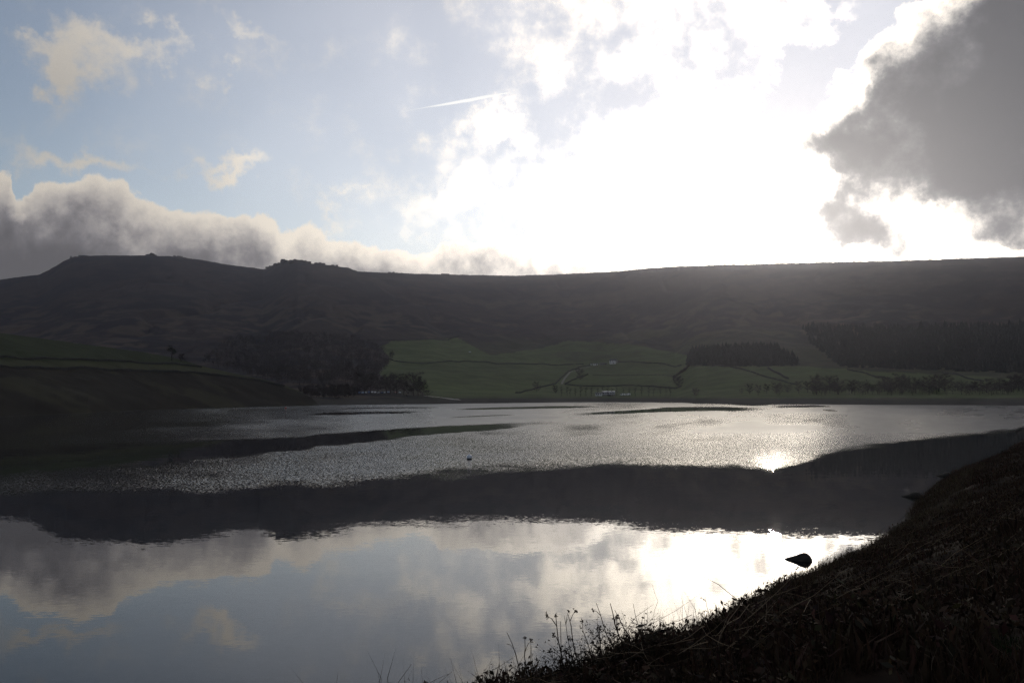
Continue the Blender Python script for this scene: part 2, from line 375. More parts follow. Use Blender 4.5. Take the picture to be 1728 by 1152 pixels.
FIELDS = [   # pasture, photo pixels
    [(648, 640), (640, 628), (660, 611), (655, 600), (640, 585), (660, 576), (775, 571), (800, 585), (830, 600), (900, 590), (960, 575), (1060, 580), (1165, 600), (1168, 618), (1260, 618), (1350, 618), (1430, 622), (1500, 628), (1600, 632), (1728, 640), (1900, 645), (1900, 672), (1150, 672), (1000, 680), (760, 680), (720, 668), (690, 640)]]
def land_colour(px, py, x, y, z):
    n1 = fbm(x / 90, y / 90, 5); n2 = fbm(x / 22 + 5, y / 22, 4); n3 = fbm(x / 320 + 2, y / 170 + 8, 4)
    br = np.array([0.041, 0.029, 0.026]); hea = np.array([0.021, 0.017, 0.019]); pale = np.array([0.095, 0.068, 0.049]); gr = np.array([0.080, 0.096, 0.036]); rgr = np.array([0.06, 0.066, 0.03])
    m = sstep(n1 + 0.5 * n2, -0.25, 0.3)[..., None]
    c = hea * (1 - m) + br * m
    p = (sstep(n2 + 0.7 * n3, 0.05, 0.5) * sstep(py, 480, 560))[..., None]
    c = c * (1 - p * 0.75) + pale * p * 0.75
    # rough grass on the lower moor
    q = (sstep(py + 26 * n3, 545, 590) * sstep(px, 620, 760) * (0.35 + 0.3 * sstep(n1, -.2, .2)))[..., None]
    c = c * (1 - q) + rgr * q
    f = np.zeros(px.shape, bool)
    jx, jy = px + 5 * n2, py + 2.0 * n2
    for poly in FIELDS: f |= inpoly(jx, jy, poly)
    f &= (py < 672)
    g = gr * (1 + 0.25 * n1[..., None] + 0.22 * n2[..., None]) * np.array([1.0, 1.0, 1.0]); rough = (sstep(n3 + 0.4 * n2, 0.18, 0.4) * sstep(-py, -640, -600))[..., None]
    g = g * (1 - rough * .7) + rgr * 0.8 * rough * .7
    c = np.where(f[..., None], g, c)
    sh = (sstep(z, 5.5, 2.0))[..., None]                     # stony foreshore
    return np.clip(c * (1 - sh) + np.array([0.055, 0.05, 0.042]) * sh, 0.01, 1)
A2, R2 = np.meshgrid(AZ, RR)
tx, ty = R2 * np.sin(A2), R2 * np.cos(A2); tz = terr(tx, ty)
tpx, tpy = to_px(tx, ty, tz)
MOOR = mat('moorland', (0.1, 0.08, 0.05), 0.95, 0.05, 0.22, 0.06, attr='land')
moor = mesh_np('moorland_hill', np.stack([tx, ty, tz], -1), grid_faces(*tx.shape), MOOR, attrs={'land': land_colour(tpx, tpy, tx, ty, tz).reshape(-1, 3)})
tag(moor, kind='structure')

# ================================================================== the headland on the left (structure)
HSKY = np.array([(-900, 500), (-500, 505), (-200, 535), (0, 562), (60, 570), (120, 578), (180, 586), (240, 594), (290, 603), (350, 620), (400, 631), (440, 639), (480, 650), (505, 660), (525, 670), (540, 684)], float)
HW = np.array([(-900, 150), (-500, 190), (0, 300), (150, 350), (300, 426), (450, 490), (520, 530), (545, 545)], float)
HC = np.array([(-900, 430), (-500, 430), (0, 470), (200, 500), (300, 520), (450, 545), (545, 548)], float)
def head(x, y):
    x = np.asarray(x, float); y = np.asarray(y, float)
    r = np.hypot(x, y); az = np.arctan2(x, y); px = az_px(np.clip(az, -1.3, 1.3))
    rw = np.interp(px, HW[:, 0], HW[:, 1]) + 2.5 * fbm(px / 30.0, px * 0 + 1, 3); rc = np.maximum(np.interp(px, HC[:, 0], HC[:, 1]), rw + 6)
    ys = np.interp(px, HSKY[:, 0], HSKY[:, 1])
    cx, cy = (px - CX) / F, (CY - ys) / F; c, s = math.cos(PITCH), math.sin(PITCH)
    zc = EYE + rc * (s + cy * c) / np.hypot(cx, c - cy * s)
    t = np.clip((r - rw) / (rc - rw), -1, 1)
    g = np.interp(t, [-1, 0, 0.12, 0.4, 0.62, 1.0], [-0.25, 0, 0.13, 0.40, 0.62, 1.0])
    z = np.where(t < 0, t * 3.0, zc * g)
    z = z + np.sin(PI * np.clip(t, 0, 1)) * (1.6 * fbm(x / 35, y / 35, 4) + 0.5 * fbm(x / 8, y / 8, 3)) * np.clip(zc / 25, 0.1, 1)
    z = np.where(r > rc, zc - (r - rc) * 0.22 - 0.3, z)
    return np.where(px > 541, -4, z)
hA = px_az(np.concatenate([np.linspace(-800, -50, 50), np.linspace(-40, 548, 260)]))
hT = np.concatenate([np.linspace(-0.12, 1, 110), np.linspace(1.02, 1.6, 14)])
hp = az_px(hA)[None, :]; rw = np.interp(hp, HW[:, 0], HW[:, 1]); rc = np.maximum(np.interp(hp, HC[:, 0], HC[:, 1]), rw + 6)
hr = rw + (rc - rw) * hT[:, None]
hx, hy = hr * np.sin(hA)[None, :], hr * np.cos(hA)[None, :]; hz = head(hx, hy)
qpx, qpy = to_px(hx, hy, hz)
hn = fbm(hx / 18, hy / 18, 5); hn2 = fbm(hx / 60, hy / 60, 4)
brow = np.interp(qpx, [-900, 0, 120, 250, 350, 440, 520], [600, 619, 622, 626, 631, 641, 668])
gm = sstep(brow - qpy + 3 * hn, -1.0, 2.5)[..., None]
hg = np.array([0.032, 0.038, 0.017]) * (1 + 0.3 * hn[..., None] + .2 * hn2[..., None]); hbk = np.array([0.026, 0.022, 0.016]) * (1 + 0.45 * hn[..., None]); hpl = np.array([0.05, 0.046, 0.026])  # below the brow the steep bank's shade is put into a dark bracken colour
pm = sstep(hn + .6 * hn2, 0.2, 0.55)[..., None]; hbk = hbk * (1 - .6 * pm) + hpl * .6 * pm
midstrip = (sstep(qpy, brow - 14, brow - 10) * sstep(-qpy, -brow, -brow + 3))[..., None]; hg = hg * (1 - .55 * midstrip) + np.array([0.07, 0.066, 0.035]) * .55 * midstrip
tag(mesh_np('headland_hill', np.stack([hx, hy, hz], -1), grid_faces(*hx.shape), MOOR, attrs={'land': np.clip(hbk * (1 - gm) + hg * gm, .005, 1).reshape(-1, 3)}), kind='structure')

# ================================================================== valley floor under everything (structure)
gm_ = mat('valley_soil', (0.06, 0.05, 0.035), 0.95, 0.05, 0.3, 0.05)
tag(mesh_np('ground', [(-2450, -1200, -5), (2450, -1200, -5), (2450, 2450, -5), (-2450, 2450, -5)], [(0, 1, 2, 3)], gm_, smooth=False), kind='structure')

# ================================================================== reservoir water (structure)
YROWS = np.concatenate([np.arange(673, 705, 0.5), np.arange(705, 800, 1.0), np.arange(800, 1200, 3.0), np.arange(1200, 2400, 25)])
WPX = np.concatenate([np.arange(-1500, -60, 40), np.arange(-60, 1790, 5), np.arange(1790, 3200, 40)]).astype(float)
wr = EYE * F / (YROWS - HOR)
wa = px_az(WPX)[None, :]; wr2 = wr[:, None] * np.ones_like(wa)
# rows follow the photo's rows: the ground distance along the axis is fixed, so divide by cos(azimuth)
wy = wr2 * 1.0; wx = wy * np.tan(wa)
PX2, PY2 = np.broadcast_to(WPX[None, :], wx.shape), np.broadcast_to(YROWS[:, None], wx.shape)
LB = np.array([(-1500, 820), (-200, 836), (0, 840), (200, 838), (400, 830), (600, 812), (800, 795), (1000, 784), (1200, 788), (1300, 792), (1380, 770), (1440, 753), (1550, 738), (1728, 721), (1900, 712), (3200, 705)], float)
wn = fbm(PX2 / 70, PY2 / 9, 4); wn2 = fbm(PX2 / 260, PY2 / 22 + 7, 4)
lb = np.interp(PX2, LB[:, 0], LB[:, 1]) + 5 * wn + 6 * wn2
soft = np.interp(PX2, [0, 900, 1300, 1450, 1728], [26, 34, 22, 12, 6])
rip = sstep(lb - PY2, -soft * 0.45, soft * 0.8)
# weak breeze below the ruffled sheet
rip = np.maximum(rip, 0.07 * np.exp(-((PX2 - 1060) / 120) ** 2) * np.exp(-((PY2 - 835) / 40) ** 2))
rip = np.maximum(rip, 0.03 * np.exp(-((PX2 - 1050) / 420) ** 2) * np.exp(-((PY2 - 872) / 12) ** 2))
def streak(pts, depth=1.0):
    global rip
    p = np.array(pts, float); yc = np.interp(PX2, p[:, 0], p[:, 1]); hw = np.interp(PX2, p[:, 0], p[:, 2])
    e = sstep(PX2, p[0, 0], p[0, 0] + 0.25 * (p[-1, 0] - p[0, 0]) + 1) * sstep(-PX2, -p[-1, 0], -p[-1, 0] + 0.25 * (p[-1, 0] - p[0, 0]) + 1) if pts[0][0] > -500 else sstep(-PX2, -p[-1, 0], -p[-1, 0] + 0.2 * (p[-1, 0] - max(p[0, 0], 0)))
    d = np.abs(PY2 + hw * 0.5 * wn - yc) / np.maximum(hw, 0.3)
    rip = rip * (1 - depth * e * sstep(-d, -1.25, -0.75))
streak([(-1500, 790, 26), (0, 776, 24), (200, 768, 19), (400, 754, 13), (598, 739, 8.5), (700, 728, 6), (838, 719, 4.5), (900, 715, 3), (960, 712, 1.2)], 1.0)
streak([(500, 699.5, 1.2), (560, 697.5, 2.2), (640, 696.5, 2.0), (720, 694, .8)], .9)
streak([(560, 689, .8), (640, 688, 1.2), (760, 687, .8)], .5)
streak([(740, 691, .7), (845, 688.6, 1.4), (940, 687, 1.8), (1030, 685.5, .9)], 1.0)
streak([(740, 705, .6), (800, 702, 1.1), (880, 699, .6)], .6)
streak([(945, 700, 1.0), (1040, 695.5, 2.2), (1130, 691.5, 3.2), (1210, 690, 3.4), (1255, 689.5, 2.4), (1310, 689, .8)], 1.0)
streak([(1100, 688.2, .8), (1180, 687.5, 1.4), (1240, 687, .8)], 1.0)
streak([(1298, 685.8, .7), (1350, 685, 1.8), (1372, 684.8, 1.9), (1412, 686.2, .6)], 1.0)
streak([(1385, 691.5, .6), (1402, 692.5, 1.2), (1415, 693.5, .5)], .9)
streak([(1225, 681, 1.0), (1265, 681.5, 2.6), (1305, 682.2, 1.0)], 1.0)
streak([(1080, 720, 2), (1170, 714, 3.0), (1300, 708, 1.5)], .1)
streak([(1140, 745, 2), (1210, 740, 5), (1300, 730, 3)], .15)
streak([(-1500, 742, 5), (0, 728, 5), (200, 720, 5), (420, 711, 3)], .4)
streak([(620, 776, 2), (800, 762, 5), (960, 752, 2)], .25)
rip = np.clip(rip * (0.86 + 0.35 * wn + 0.3 * wn2) * np.interp(PX2, [-200, 0, 250, 500, 750, 1000], [.1, .16, .3, .6, .88, 1.0]), 0, 1)
chop = sstep(PY2 + 6 * wn, 712, 760)                        # steeper, larger wavelets out in the open, fine shimmer under the far shore

def water_mat():
    m = bpy.data.materials.new('reservoir_water'); m.use_nodes = True
    T = NT(m.node_tree); b = T.n['Principled BSDF']
    b.inputs['Base Color'].default_value = (0.006, 0.007, 0.008, 1); b.inputs['IOR'].default_value = 1.333
    g = T.new('ShaderNodeNewGeometry').outputs['Position']
    a = T.new('ShaderNodeAttribute'); a.attribute_name = 'ripple'; rp = a.outputs['Fac']
    a2 = T.new('ShaderNodeAttribute'); a2.attribute_name = 'chop'; ch = a2.outputs['Fac']
    q = T.vm('MULTIPLY', g, (1.0, 1.0, 0.0))
    def slopes(scale, detail, stretch):
        c = T.noise(T.vm('MULTIPLY', q, stretch), scale, detail, 0.55).outputs['Color']
        return T.vm('SUBTRACT', c, (0.5, 0.5, 0.5))
    rough = slopes(8.5, 1.5, (0.8, 1.0, 1.0)); calm = slopes(0.5, 2.0, (0.45, 1.0, 1.0)); mid = slopes(9.0, 1.0, (0.35, 1.0, 1.0))
    s = T.vm('ADD', T.vm('SCALE', rough, scale=T.math('MULTIPLY', T.math('POWER', rp, 1.2), T.lin(ch, 0.0, 1.0, 0.6, 1.4))),
             T.vm('ADD', T.vm('SCALE', calm, scale=0.009), T.vm('SCALE', mid, scale=0.013)))
    s = T.vm('MULTIPLY', s, (0.55, 1.0, 0.0))
    n = T.vm('NORMALIZE', T.vm('ADD', s, (0, 0, 1)))
    T.l.new(n, b.inputs['Normal'])
    T.put(b.inputs['Roughness'], T.math('ADD', 0.006, T.math('MULTIPLY', T.math('POWER', rp, 0.9), T.lin(ch, 0.0, 1.0, 0.34, 0.15))))
    return m
tag(mesh_np('reservoir_water', np.stack([wx, wy, np.zeros_like(wx)], -1), grid_faces(*wx.shape)[:, ::-1], water_mat(), attrs={'ripple': rip.ravel(), 'chop': chop.ravel()}), kind='structure')

# ================================================================== the dam across the right of the far shore
DAM_M = mat('dam_turf', (0.016, 0.014, 0.011), 0.95, 0.05, 0.35, 0.5)
STONE_D = mat('dark_gritstone', (0.05, 0.047, 0.042), 0.9, 0.1, 0.35, 0.8)
def build_dam():
    root = empty('reservoir_dam', (205, 600, 0))
    a = np.array([150.0, 628.0]); b = np.array([620.0, 560.0])
    L = np.linalg.norm(b - a); u = (b - a) / L; n = np.array([-u[1], u[0]])        # n points away from the camera
    prof = [(-14, -4), (-9, -1.0), (-2.6, 4.1), (-1.9, 4.25), (1.9, 4.25), (16, -2)]
    N = 120; vs = []
    for i in range(N + 1):
        t = i / N; p = a + u * L * t; taper = sstep(t, 0, 0.12)
        for (o, z) in prof:
            zz = z * (0.25 + 0.75 * taper) if z > 0 else z
            w = 0.25 * math.sin(i * 1.7 + o) + 0.2 * random.random()
            vs.append((p[0] + n[0] * (o + w) - 205, p[1] + n[1] * (o + w) - 600, zz + 0.08 * (random.random() - .5)))
    mesh_np('embankment', vs, grid_faces(N + 1, len(prof)), DAM_M, root, smooth=False)
    def para(off, name):
        mb = MB()
        for i in range(N):
            t0, t1 = i / N, (i + 1) / N
            if t0 < 0.11: continue
            p0 = a + u * L * t0 + n * off; p1 = a + u * L * t1 + n * off
            q = [p0 - n * .25, p1 - n * .25, p1 + n * .25, p0 + n * .25]; z0 = 4.1; z1 = 5.15 + 0.04 * random.random()
            A = [(v[0] - 205, v[1] - 600) for v in q]
            k = len(mb.v)
            for z in (z0, z1):
                for v in A: mb.v.append((v[0], v[1], z))
            mb.f += [tuple(k + i for i in f) for f in ((4, 5, 6, 7), (0, 1, 5, 4), (2, 3, 7, 6))]
        mb.build(name, STONE_D, root)
    para(-1.6, 'parapet_wall')
    tag(root, 'dark straight reservoir dam across the right of the far shore', 'dam')
build_dam()

# ================================================================== dry stone walls over the pasture
WALL_M = mat('dry_stone', (0.045, 0.042, 0.038), 0.95, 0.08, 0.4, 1.2)
HEDGE_M = mat('hedge_twigs', (0.035, 0.028, 0.02), 0.95, 0.05, 0.4, 1.0)
def ribbon_points(pix, fn=None, step=4.0, r0=480.0):
    P = [hit(x, y, fn, r0) for x, y in pix]; out = []
    for p, q in zip(P[:-1], P[1:]):
        n = max(1, int(np.linalg.norm((q - p)[:2]) / step))
        for i in range(n): out.append(p + (q - p) * i / n)
    out.append(P[-1]); out = np.array(out)
    k = np.array([0.25, 0.5, 0.25]);
    for _ in range(2):
        for c in range(2): out[1:-1, c] = k[0] * out[:-2, c] + k[1] * out[1:-1, c] + k[2] * out[2:, c]
    out[:, 2] = (fn or terr)(out[:, 0], out[:, 1])
    return out
def wall(pix, label, h=1.4, w=0.7, fn=None, name='dry_stone_wall', m=None, r0=480.0, cat='wall', rag=0.15, group='dry stone walls'):
    p = ribbon_points(pix, fn, 3.0, r0); base = p[0].copy()
    t = np.gradient(p[:, :2], axis=0); t /= np.linalg.norm(t, axis=1)[:, None] + 1e-9
    n = np.stack([-t[:, 1], t[:, 0]], 1); vs = []
    for i in range(len(p)):
        hh = h * (1 + rag * (random.random() - .5) * 2) * (1.0 if random.random() > 0.04 else 0.55)
        for o, z in ((-w / 2, -0.8), (-w * .38, hh * .8), (-w * .15, hh), (w * .15, hh * 1.02), (w * .38, hh * .8), (w / 2, -0.8)):
            vs.append((p[i, 0] + n[i, 0] * o - base[0], p[i, 1] + n[i, 1] * o - base[1], p[i, 2] + z - base[2]))
    o = mesh_np(name, vs, grid_faces(len(p), 6), m or WALL_M, smooth=False)
    o.location = base
    return tag(o, label, cat, group)
wall([(655, 606), (668, 610), (700, 613), (730, 613), (745, 611), (760, 609.5), (782, 610), (820, 611), (838, 614.5), (880, 614), (920, 615), (950, 616), (985, 615)], 'long dark wall running left from the white farmhouse to the bare wood')
wall([(620, 574), (660, 574), (720, 573), (775, 568)], 'high wall between brown moor and the topmost pasture left of centre')
wall([(870, 663.5), (900, 657), (920, 652), (938, 648)], 'wall slanting up from the shore past a lone tree to the farm track')
wall([(938, 648), (945, 640), (955, 631), (965, 624), (980, 619), (996, 617)], 'wall curving steeply uphill on the left side of the farm track')
wall([(953, 649), (965, 642), (978, 637), (992, 632)], 'short thick wall running up beside the round bush below the farm')
wall([(953, 649), (970, 651), (1000, 652), (1050, 651), (1100, 652), (1150, 652)], 'straight wall behind the row of thin trees above the boathouse')
wall([(1042, 611), (1080, 612), (1120, 614), (1150, 616.5)], 'wall running right from the white farmhouse towards the conifer block')
wall([(1000, 633), (1060, 633), (1110, 632), (1136, 635)], 'low faint wall across the middle of the field below the farmhouse', h=0.6)
wall([(1171, 535), (1172, 560), (1171, 577)], 'wall climbing the moor above the left corner of the small conifer block')
wall([(1205, 617), (1255, 624), (1280, 632), (1320, 643), (1345, 650)], 'diagonal wall falling right below the small conifer block')
wall([(1296, 622), (1312, 630), (1330, 640)], 'short thick wall below the right end of the small conifer block', h=2.0, w=1.5)
wall([(1430, 624), (1465, 632), (1500, 640)], 'wall under the large conifer block falling right to the shore trees')
wall([(1590, 629), (1625, 636), (1660, 644)], 'rightmost field wall, low under the large conifer block')
wall([(1167, 612), (1162, 618), (1154, 627), (1145, 632), (1137, 637), (1138, 642)], 'dark hedge curving down from the left corner of the small conifer block', h=3.2, w=3.0, name='hedgerow', m=HEDGE_M, cat='hedge', rag=0.5, group='field hedges')
wall([(-60, 602), (0, 604), (100, 606.5), (200, 610), (290, 613.5), (340, 620)], 'upper wall across the green brow of the left headland', h=0.9, fn=head, r0=200)
wall([(-60, 619), (0, 620), (120, 623), (250, 627), (350, 632), (430, 641), (480, 652)], 'lower wall along the edge between grass and dark bank on the headland', h=1.1, fn=head, r0=200)

# ================================================================== tracks (structure)
TRACK_M = mat('pale_track', (0.34, 0.31, 0.27), 0.9, 0.1, 0.2, 0.3)
def track(pix, name, w, lift=0.12, m=TRACK_M):
    p = ribbon_points(pix, None, 2.0)
    t = np.gradient(p[:, :2], axis=0); t /= np.linalg.norm(t, axis=1)[:, None] + 1e-9; n = np.stack([-t[:, 1], t[:, 0]], 1); vs = []
    for i in range(len(p)):
        for o in (-w / 2, -w / 6, w / 6, w / 2):
            x, y = p[i, 0] + n[i, 0] * o, p[i, 1] + n[i, 1] * o; vs.append((x, y, float(terr(x, y)) + lift))
    tag(mesh_np(name, vs, grid_faces(len(p), 4), m), kind='structure')
track([(716, 667.8), (728, 668.8), (738, 670), (748, 671.5), (760, 673), (776, 674.5)], 'shore_path', 4.5)
track([(948, 648), (950, 643), (953, 638), (958, 632), (966, 626), (980, 621), (1000, 618)], 'farm_track', 2.6, m=mat('grey_track', (0.2, 0.18, 0.155), 0.9, 0.1, 0.2, 0.3))

# ================================================================== buildings
WHITE = mat('white_render', (0.78, 0.77, 0.75), 0.8, 0.2, 0.06, 1.0); SLATE = mat('slate_roof', (0.045, 0.047, 0.052), 0.6, 0.4, 0.2, 2.0)
GLASS = mat('window_glass', (0.02, 0.022, 0.025), 0.08, 0.5); GREYW = mat('grey_cladding', (0.42, 0.43, 0.46), 0.5, 0.4, 0.08, 1.5); WOOD = mat('dark_timber', (0.045, 0.035, 0.028), 0.8, 0.2, 0.2, 2.0)
ROCKW = mat('stone_wall_face', (0.2, 0.185, 0.16), 0.9, 0.1, 0.3, 1.5); PALEROOF = mat('pale_metal_roof', (0.6, 0.61, 0.64), 0.35, 0.5, 0.06, 1.0)
def gable_house(name, loc, rz, L, D, eave, ridge, wallm, roofm, label, wins, chim=(), door=None, cat='house', scale=1.0):
    r = empty(name, loc, rz, scale)
    MB().prism([(-D / 2, -2.5), (D / 2, -2.5), (D / 2, eave), (0, ridge - 0.12), (-D / 2, eave)], -L / 2, L / 2).build('wall', wallm, r)
    k = (ridge - eave) / (D / 2); e = 0.35
    ro = MB().prism([(-D / 2 - e, eave - k * e), (0, ridge - .0), (D / 2 + e, eave - k * e), (D / 2 + e, eave - k * e + .22), (0, ridge + .25), (-D / 2 - e, eave - k * e + .22)], -L / 2 - .25, L / 2 + .25).build('roof', roofm, r)
    for x in chim:
        MB().box((x - .45, -.4, ridge - .8), (x + .45, .4, ridge + 1.3)).box((x - .52, -.47, ridge + 1.1), (x + .52, .47, ridge + 1.32)).build('chimney', wallm if cat != 'house' else ROCKW, ro)
    for (x, z, w, h) in wins:
        f = MB().box((x - w / 2 - .08, -D / 2 - .07, z - .1), (x + w / 2 + .08, -D / 2 - .003, z + h + .08)).build('window', WOOD, r)
        MB().box((x - w / 2, -D / 2 - .095, z), (x + w / 2, -D / 2 - .075, z + h)).build('pane', GLASS, f)
    if door is not None: MB().box((door - .5, -D / 2 - .06, 0), (door + .5, -D / 2 - .004, 2.1)).build('door', WOOD, r)
    return tag(r, label, cat)
def face_cam(p): return -math.atan2(p[0], p[1])
p = hit(1034, 613.5); gable_house('farmhouse', p, face_cam(p) + 0.05, 8.6, 6.2, 4.2, 6.3, WHITE, SLATE, 'white farmhouse with dark roof and chimney above the middle field',
    [(-3, .9, .9, 1.1), (-1, .9, .9, 1.1), (3, .9, .9, 1.1), (-3, 2.8, .9, 1.0), (0, 2.8, .9, 1.0), (3, 2.8, .9, 1.0)], (3.4,), 1.0)
p2 = hit(1040.5, 613.5); p2 = p2 + np.array([0, 5.5, 0.0]); gable_house('barn', p2, face_cam(p2) + PI / 2, 6.0, 5.4, 4.6, 7.6, ROCKW, SLATE, 'dark stone barn gable rising behind the right end of the farmhouse', [(-1.2, 1.2, .9, 1.0)], (), None, 'barn')
p = hit(1005, 616.2); gable_house('farm_shed', p, face_cam(p) - .1, 5.6, 3.6, 2.0, 2.9, WHITE, SLATE, 'small pale shed left of the farmhouse beside the track', [(-1.2, .9, .8, .7)], (), 1.2, 'shed')
p = hit(998, 615.4); gable_house('farm_shed', p, face_cam(p) + .2, 2.2, 2.2, 1.7, 2.4, WHITE, SLATE, 'tiny white hut at the top of the farm track', [(0.3, .8, .5, .6)], (), None, 'hut')
p = hit(1018, 615.5); gable_house('farm_outbuilding', p, face_cam(p), 11, 3.2, 1.5, 2.4, ROCKW, SLATE, 'low dark outbuilding between the pale shed and the farmhouse', [(-3, .6, .7, .6), (1, .6, .7, .6)], (), 3.2, 'outbuilding')
p = hit(793, 595); gable_house('field_hut', p, face_cam(p), 2.6, 1.8, 1.0, 1.5, ROCKW, PALEROOF, 'tiny pale hut alone on the rough slope above the long wall', [(.6, .3, .5, .5)], (), None, 'hut')

def boathouse():
    p = hit(1021, 667.5); r = empty('boathouse', p, face_cam(p), 1.0)
    MB().box((-9.2, -3, -2.5), (-2.6, 3, 2.3)).build('wall', WHITE, r)
    MB().prism([(-3.3, 2.3), (3.3, 2.3), (3.3, 3.3), (-3.3, 2.75)], -9.5, -2.5).build('roof', SLATE, r)
    MB().box((-2.6, -3.4, -2.5), (9.2, 3.2, 1.15)).build('plinth', ROCKW, r)
    MB().box((-2.6, -3.6, 1.15), (9.2, 3.2, 3.55)).build('upper_wall', GREYW, r)
    ro = MB().prism([(-4.2, 3.55), (3.6, 3.55), (3.6, 4.5), (-4.2, 3.9)], -2.9, 9.5).build('roof', PALEROOF, r)
    MB().box((5.6, 1.0, 4.0), (6.3, 1.7, 5.2)).build('chimney', ROCKW, ro)
    for i in range(7):
        x = -1.9 + i * 1.6
        f = MB().box((x - .06, -3.68, 1.75), (x + 1.06, -3.603, 2.95)).build('window', WHITE, r)
        MB().box((x, -3.7, 1.82), (x + 1.0, -3.683, 2.88)).build('pane', GLASS, f)
    for i in range(3): MB().box((-8.6 + i * 2.0, -3.06, .9), (-7.4 + i * 2.0, -3.004, 1.9)).build('window', GLASS, r)
    MB().box((2.2, -3.47, -1.0), (5.4, -3.404, 1.05)).build('door', WOOD, r)
    tag(r, 'long low pale boathouse on the far shore under the row of thin trees', 'boathouse')
boathouse()

# ================================================================== vehicles, at the far shore
TYRE = mat('tyre', (0.02, 0.02, 0.02), 0.8, 0.2)
def car(px, py, colr, label, rz, van=False, group='cars parked under the shore trees'):
    p = hit(px, py); r = empty('parked_van' if van else 'parked_car', p + np.array([0, 0, 0.05]), face_cam(p) + rz)
    m = mat('car_paint', colr, 0.3, 0.5)
    if van: prof = [(-2.4, .35), (2.4, .35), (2.45, 1.0), (1.9, 1.2), (1.3, 2.0), (-2.35, 2.05)]
    else: prof = [(-2.05, .35), (2.05, .35), (2.1, .75), (1.15, .95), (.45, 1.42), (-1.2, 1.45), (-1.85, 1.0), (-2.1, .95)]
    b = MB(); pr = [(y, z) for y, z in prof]; b.prism(pr, -.85, .85); bo = b.build('body', m, r)
    win = [(1.3, 1.15), (1.75, 1.22), (1.32, 1.88), (.4, 1.88), (.4, 1.2)] if van else [(1.0, .98), (.42, 1.36), (-1.15, 1.38), (-1.65, 1.02)]
    MB().prism(win, -.865, .865).build('window', GLASS, r)
    for sx in (-1, 1):
        for y in ((-1.5, 1.55) if van else (-1.25, 1.3)):
            w = MB(); w.tube([(sx * .62, y, .33), (sx * .88, y, .33)], .33, 10); w.build('wheel', TYRE, r)
    return tag(r, label, 'van' if van else 'car', group)
cars = [(601, 'dark grey', (.06, .06, .065)), (606.5, 'blue', (.06, .12, .25)), (612, 'pale blue', (.35, .45, .6)), (617.5, 'silver', (.55, .57, .6)), (622.5, 'blue', (.06, .13, .3)), (628, 'white', (.8, .8, .82)),
        (633, 'white', (.82, .82, .84)), (638.5, 'silver', (.5, .52, .56)), (644, 'dark blue', (.03, .06, .15)), (649.5, 'silver', (.55, .57, .6)), (655, 'pale blue', (.35, .45, .6)), (661, 'black', (.02, .02, .02)), (668, 'dark red', (.15, .03, .03)), (675, 'silver', (.5, .52, .55))]
for i, (x, nm, c) in enumerate(cars):
    car(x, 663.6 + 0.5 * math.sin(i), c, '%s car parked under the shoreline trees, %s from left in the row' % (nm, ORD[i]), 0.25 * (random.random() - .5) + (PI if i % 3 == 0 else 0))
car(1050.5, 667.2, (.8, .8, .8), 'white van parked just right of the boathouse', PI / 2 - .1, True, 'vans beside the boathouse')
car(1059.5, 667.0, (.8, .8, .8), 'white van standing apart, second one right of the boathouse', PI / 2 + .1, True, 'vans beside the boathouse')

# ================================================================== rocks on the hill tops
GRIT = mat('gritstone', (0.07, 0.064, 0.058), 0.95, 0.1, 0.35, 0.4)
def rock_mesh(mb, c, s, seed, jag=0.22, sub=8):
    rn = random.Random(seed); b = len(mb.v); n, m = sub + 2, sub
    off = [[1 + jag * (rn.random() - .5) * 2 for _ in range(n)] for _ in range(m + 1)]
    for j in range(m + 1):
        v = -PI / 2 + PI * j / m
        for i in range(n):
            u = 2 * PI * i / n; k = off[j][i] if 0 < j < m else off[j][0]
            x, y, z = math.cos(v) * math.cos(u), math.cos(v) * math.sin(u), math.sin(v)
            q = max(abs(x), abs(y), abs(z)) ** 0.55                 # towards a block
            mb.v.append((c[0] + x / q * s[0] * k, c[1] + y / q * s[1] * k, c[2] + z / q * s[2] * k))
    for j in range(m):
        for i in range(n): mb.f.append((b + j * n + i, b + j * n + (i + 1) % n, b + (j + 1) * n + (i + 1) % n, b + (j + 1) * n + i))
    return mb
def on_ridge(px):
    az = float(px_az(px)); az = math.atan2((px - CX) / F, math.cos(PITCH) - ((CY - np.interp(px, SKY[:, 0], SKY[:, 1])) / F) * math.sin(PITCH))
    R = float(np.interp(az_px(az), RIDGE[:, 0], RIDGE[:, 1])) - 4; x, y = R * math.sin(az), R * math.cos(az); return np.array([x, y, float(terr(x, y))])
def outcrop(px, items, label, name='gritstone_outcrop', group='rocks on the skyline'):
    p = on_ridge(px); r = MB()
    for k, (dx, w, h) in enumerate(items): rock_mesh(r, (dx, random.uniform(-2, 2), h * .3), (w, w * .8, h * .75), int(px * 10) + k, 0.14, 6)
    o = r.build(name, GRIT); o.location = p; o.rotation_euler = (0, 0, face_cam(p)); return tag(o, label, 'rock', group)
outcrop(256, [(-9, 3, 2), (-5, 3.5, 3), (-1, 3.2, 5.2), (2.5, 3.5, 4.2), (7, 3, 1.8)], 'jagged boulder pile standing up on the flat left summit')
outcrop(140, [(-4, 5, 2), (3, 6, 2.4), (10, 4, 1.5)], 'low flat rock just right of the cairn on the left summit')
outcrop(300, [(-6, 3, 1.8), (2, 4, 2.2), (8, 2, 1.4)], 'small stones on the summit slope right of the boulder pile')
outcrop(455, [(-5, 4, 2.5), (1, 3.5, 4.5), (6, 4, 5)], 'stepped rocks at the left foot of the craggy knoll')
outcrop(468, [(-4, 5, 5), (3, 4, 6.5), (8, 4, 5)], 'broken rocks below the square edge of the craggy knoll')
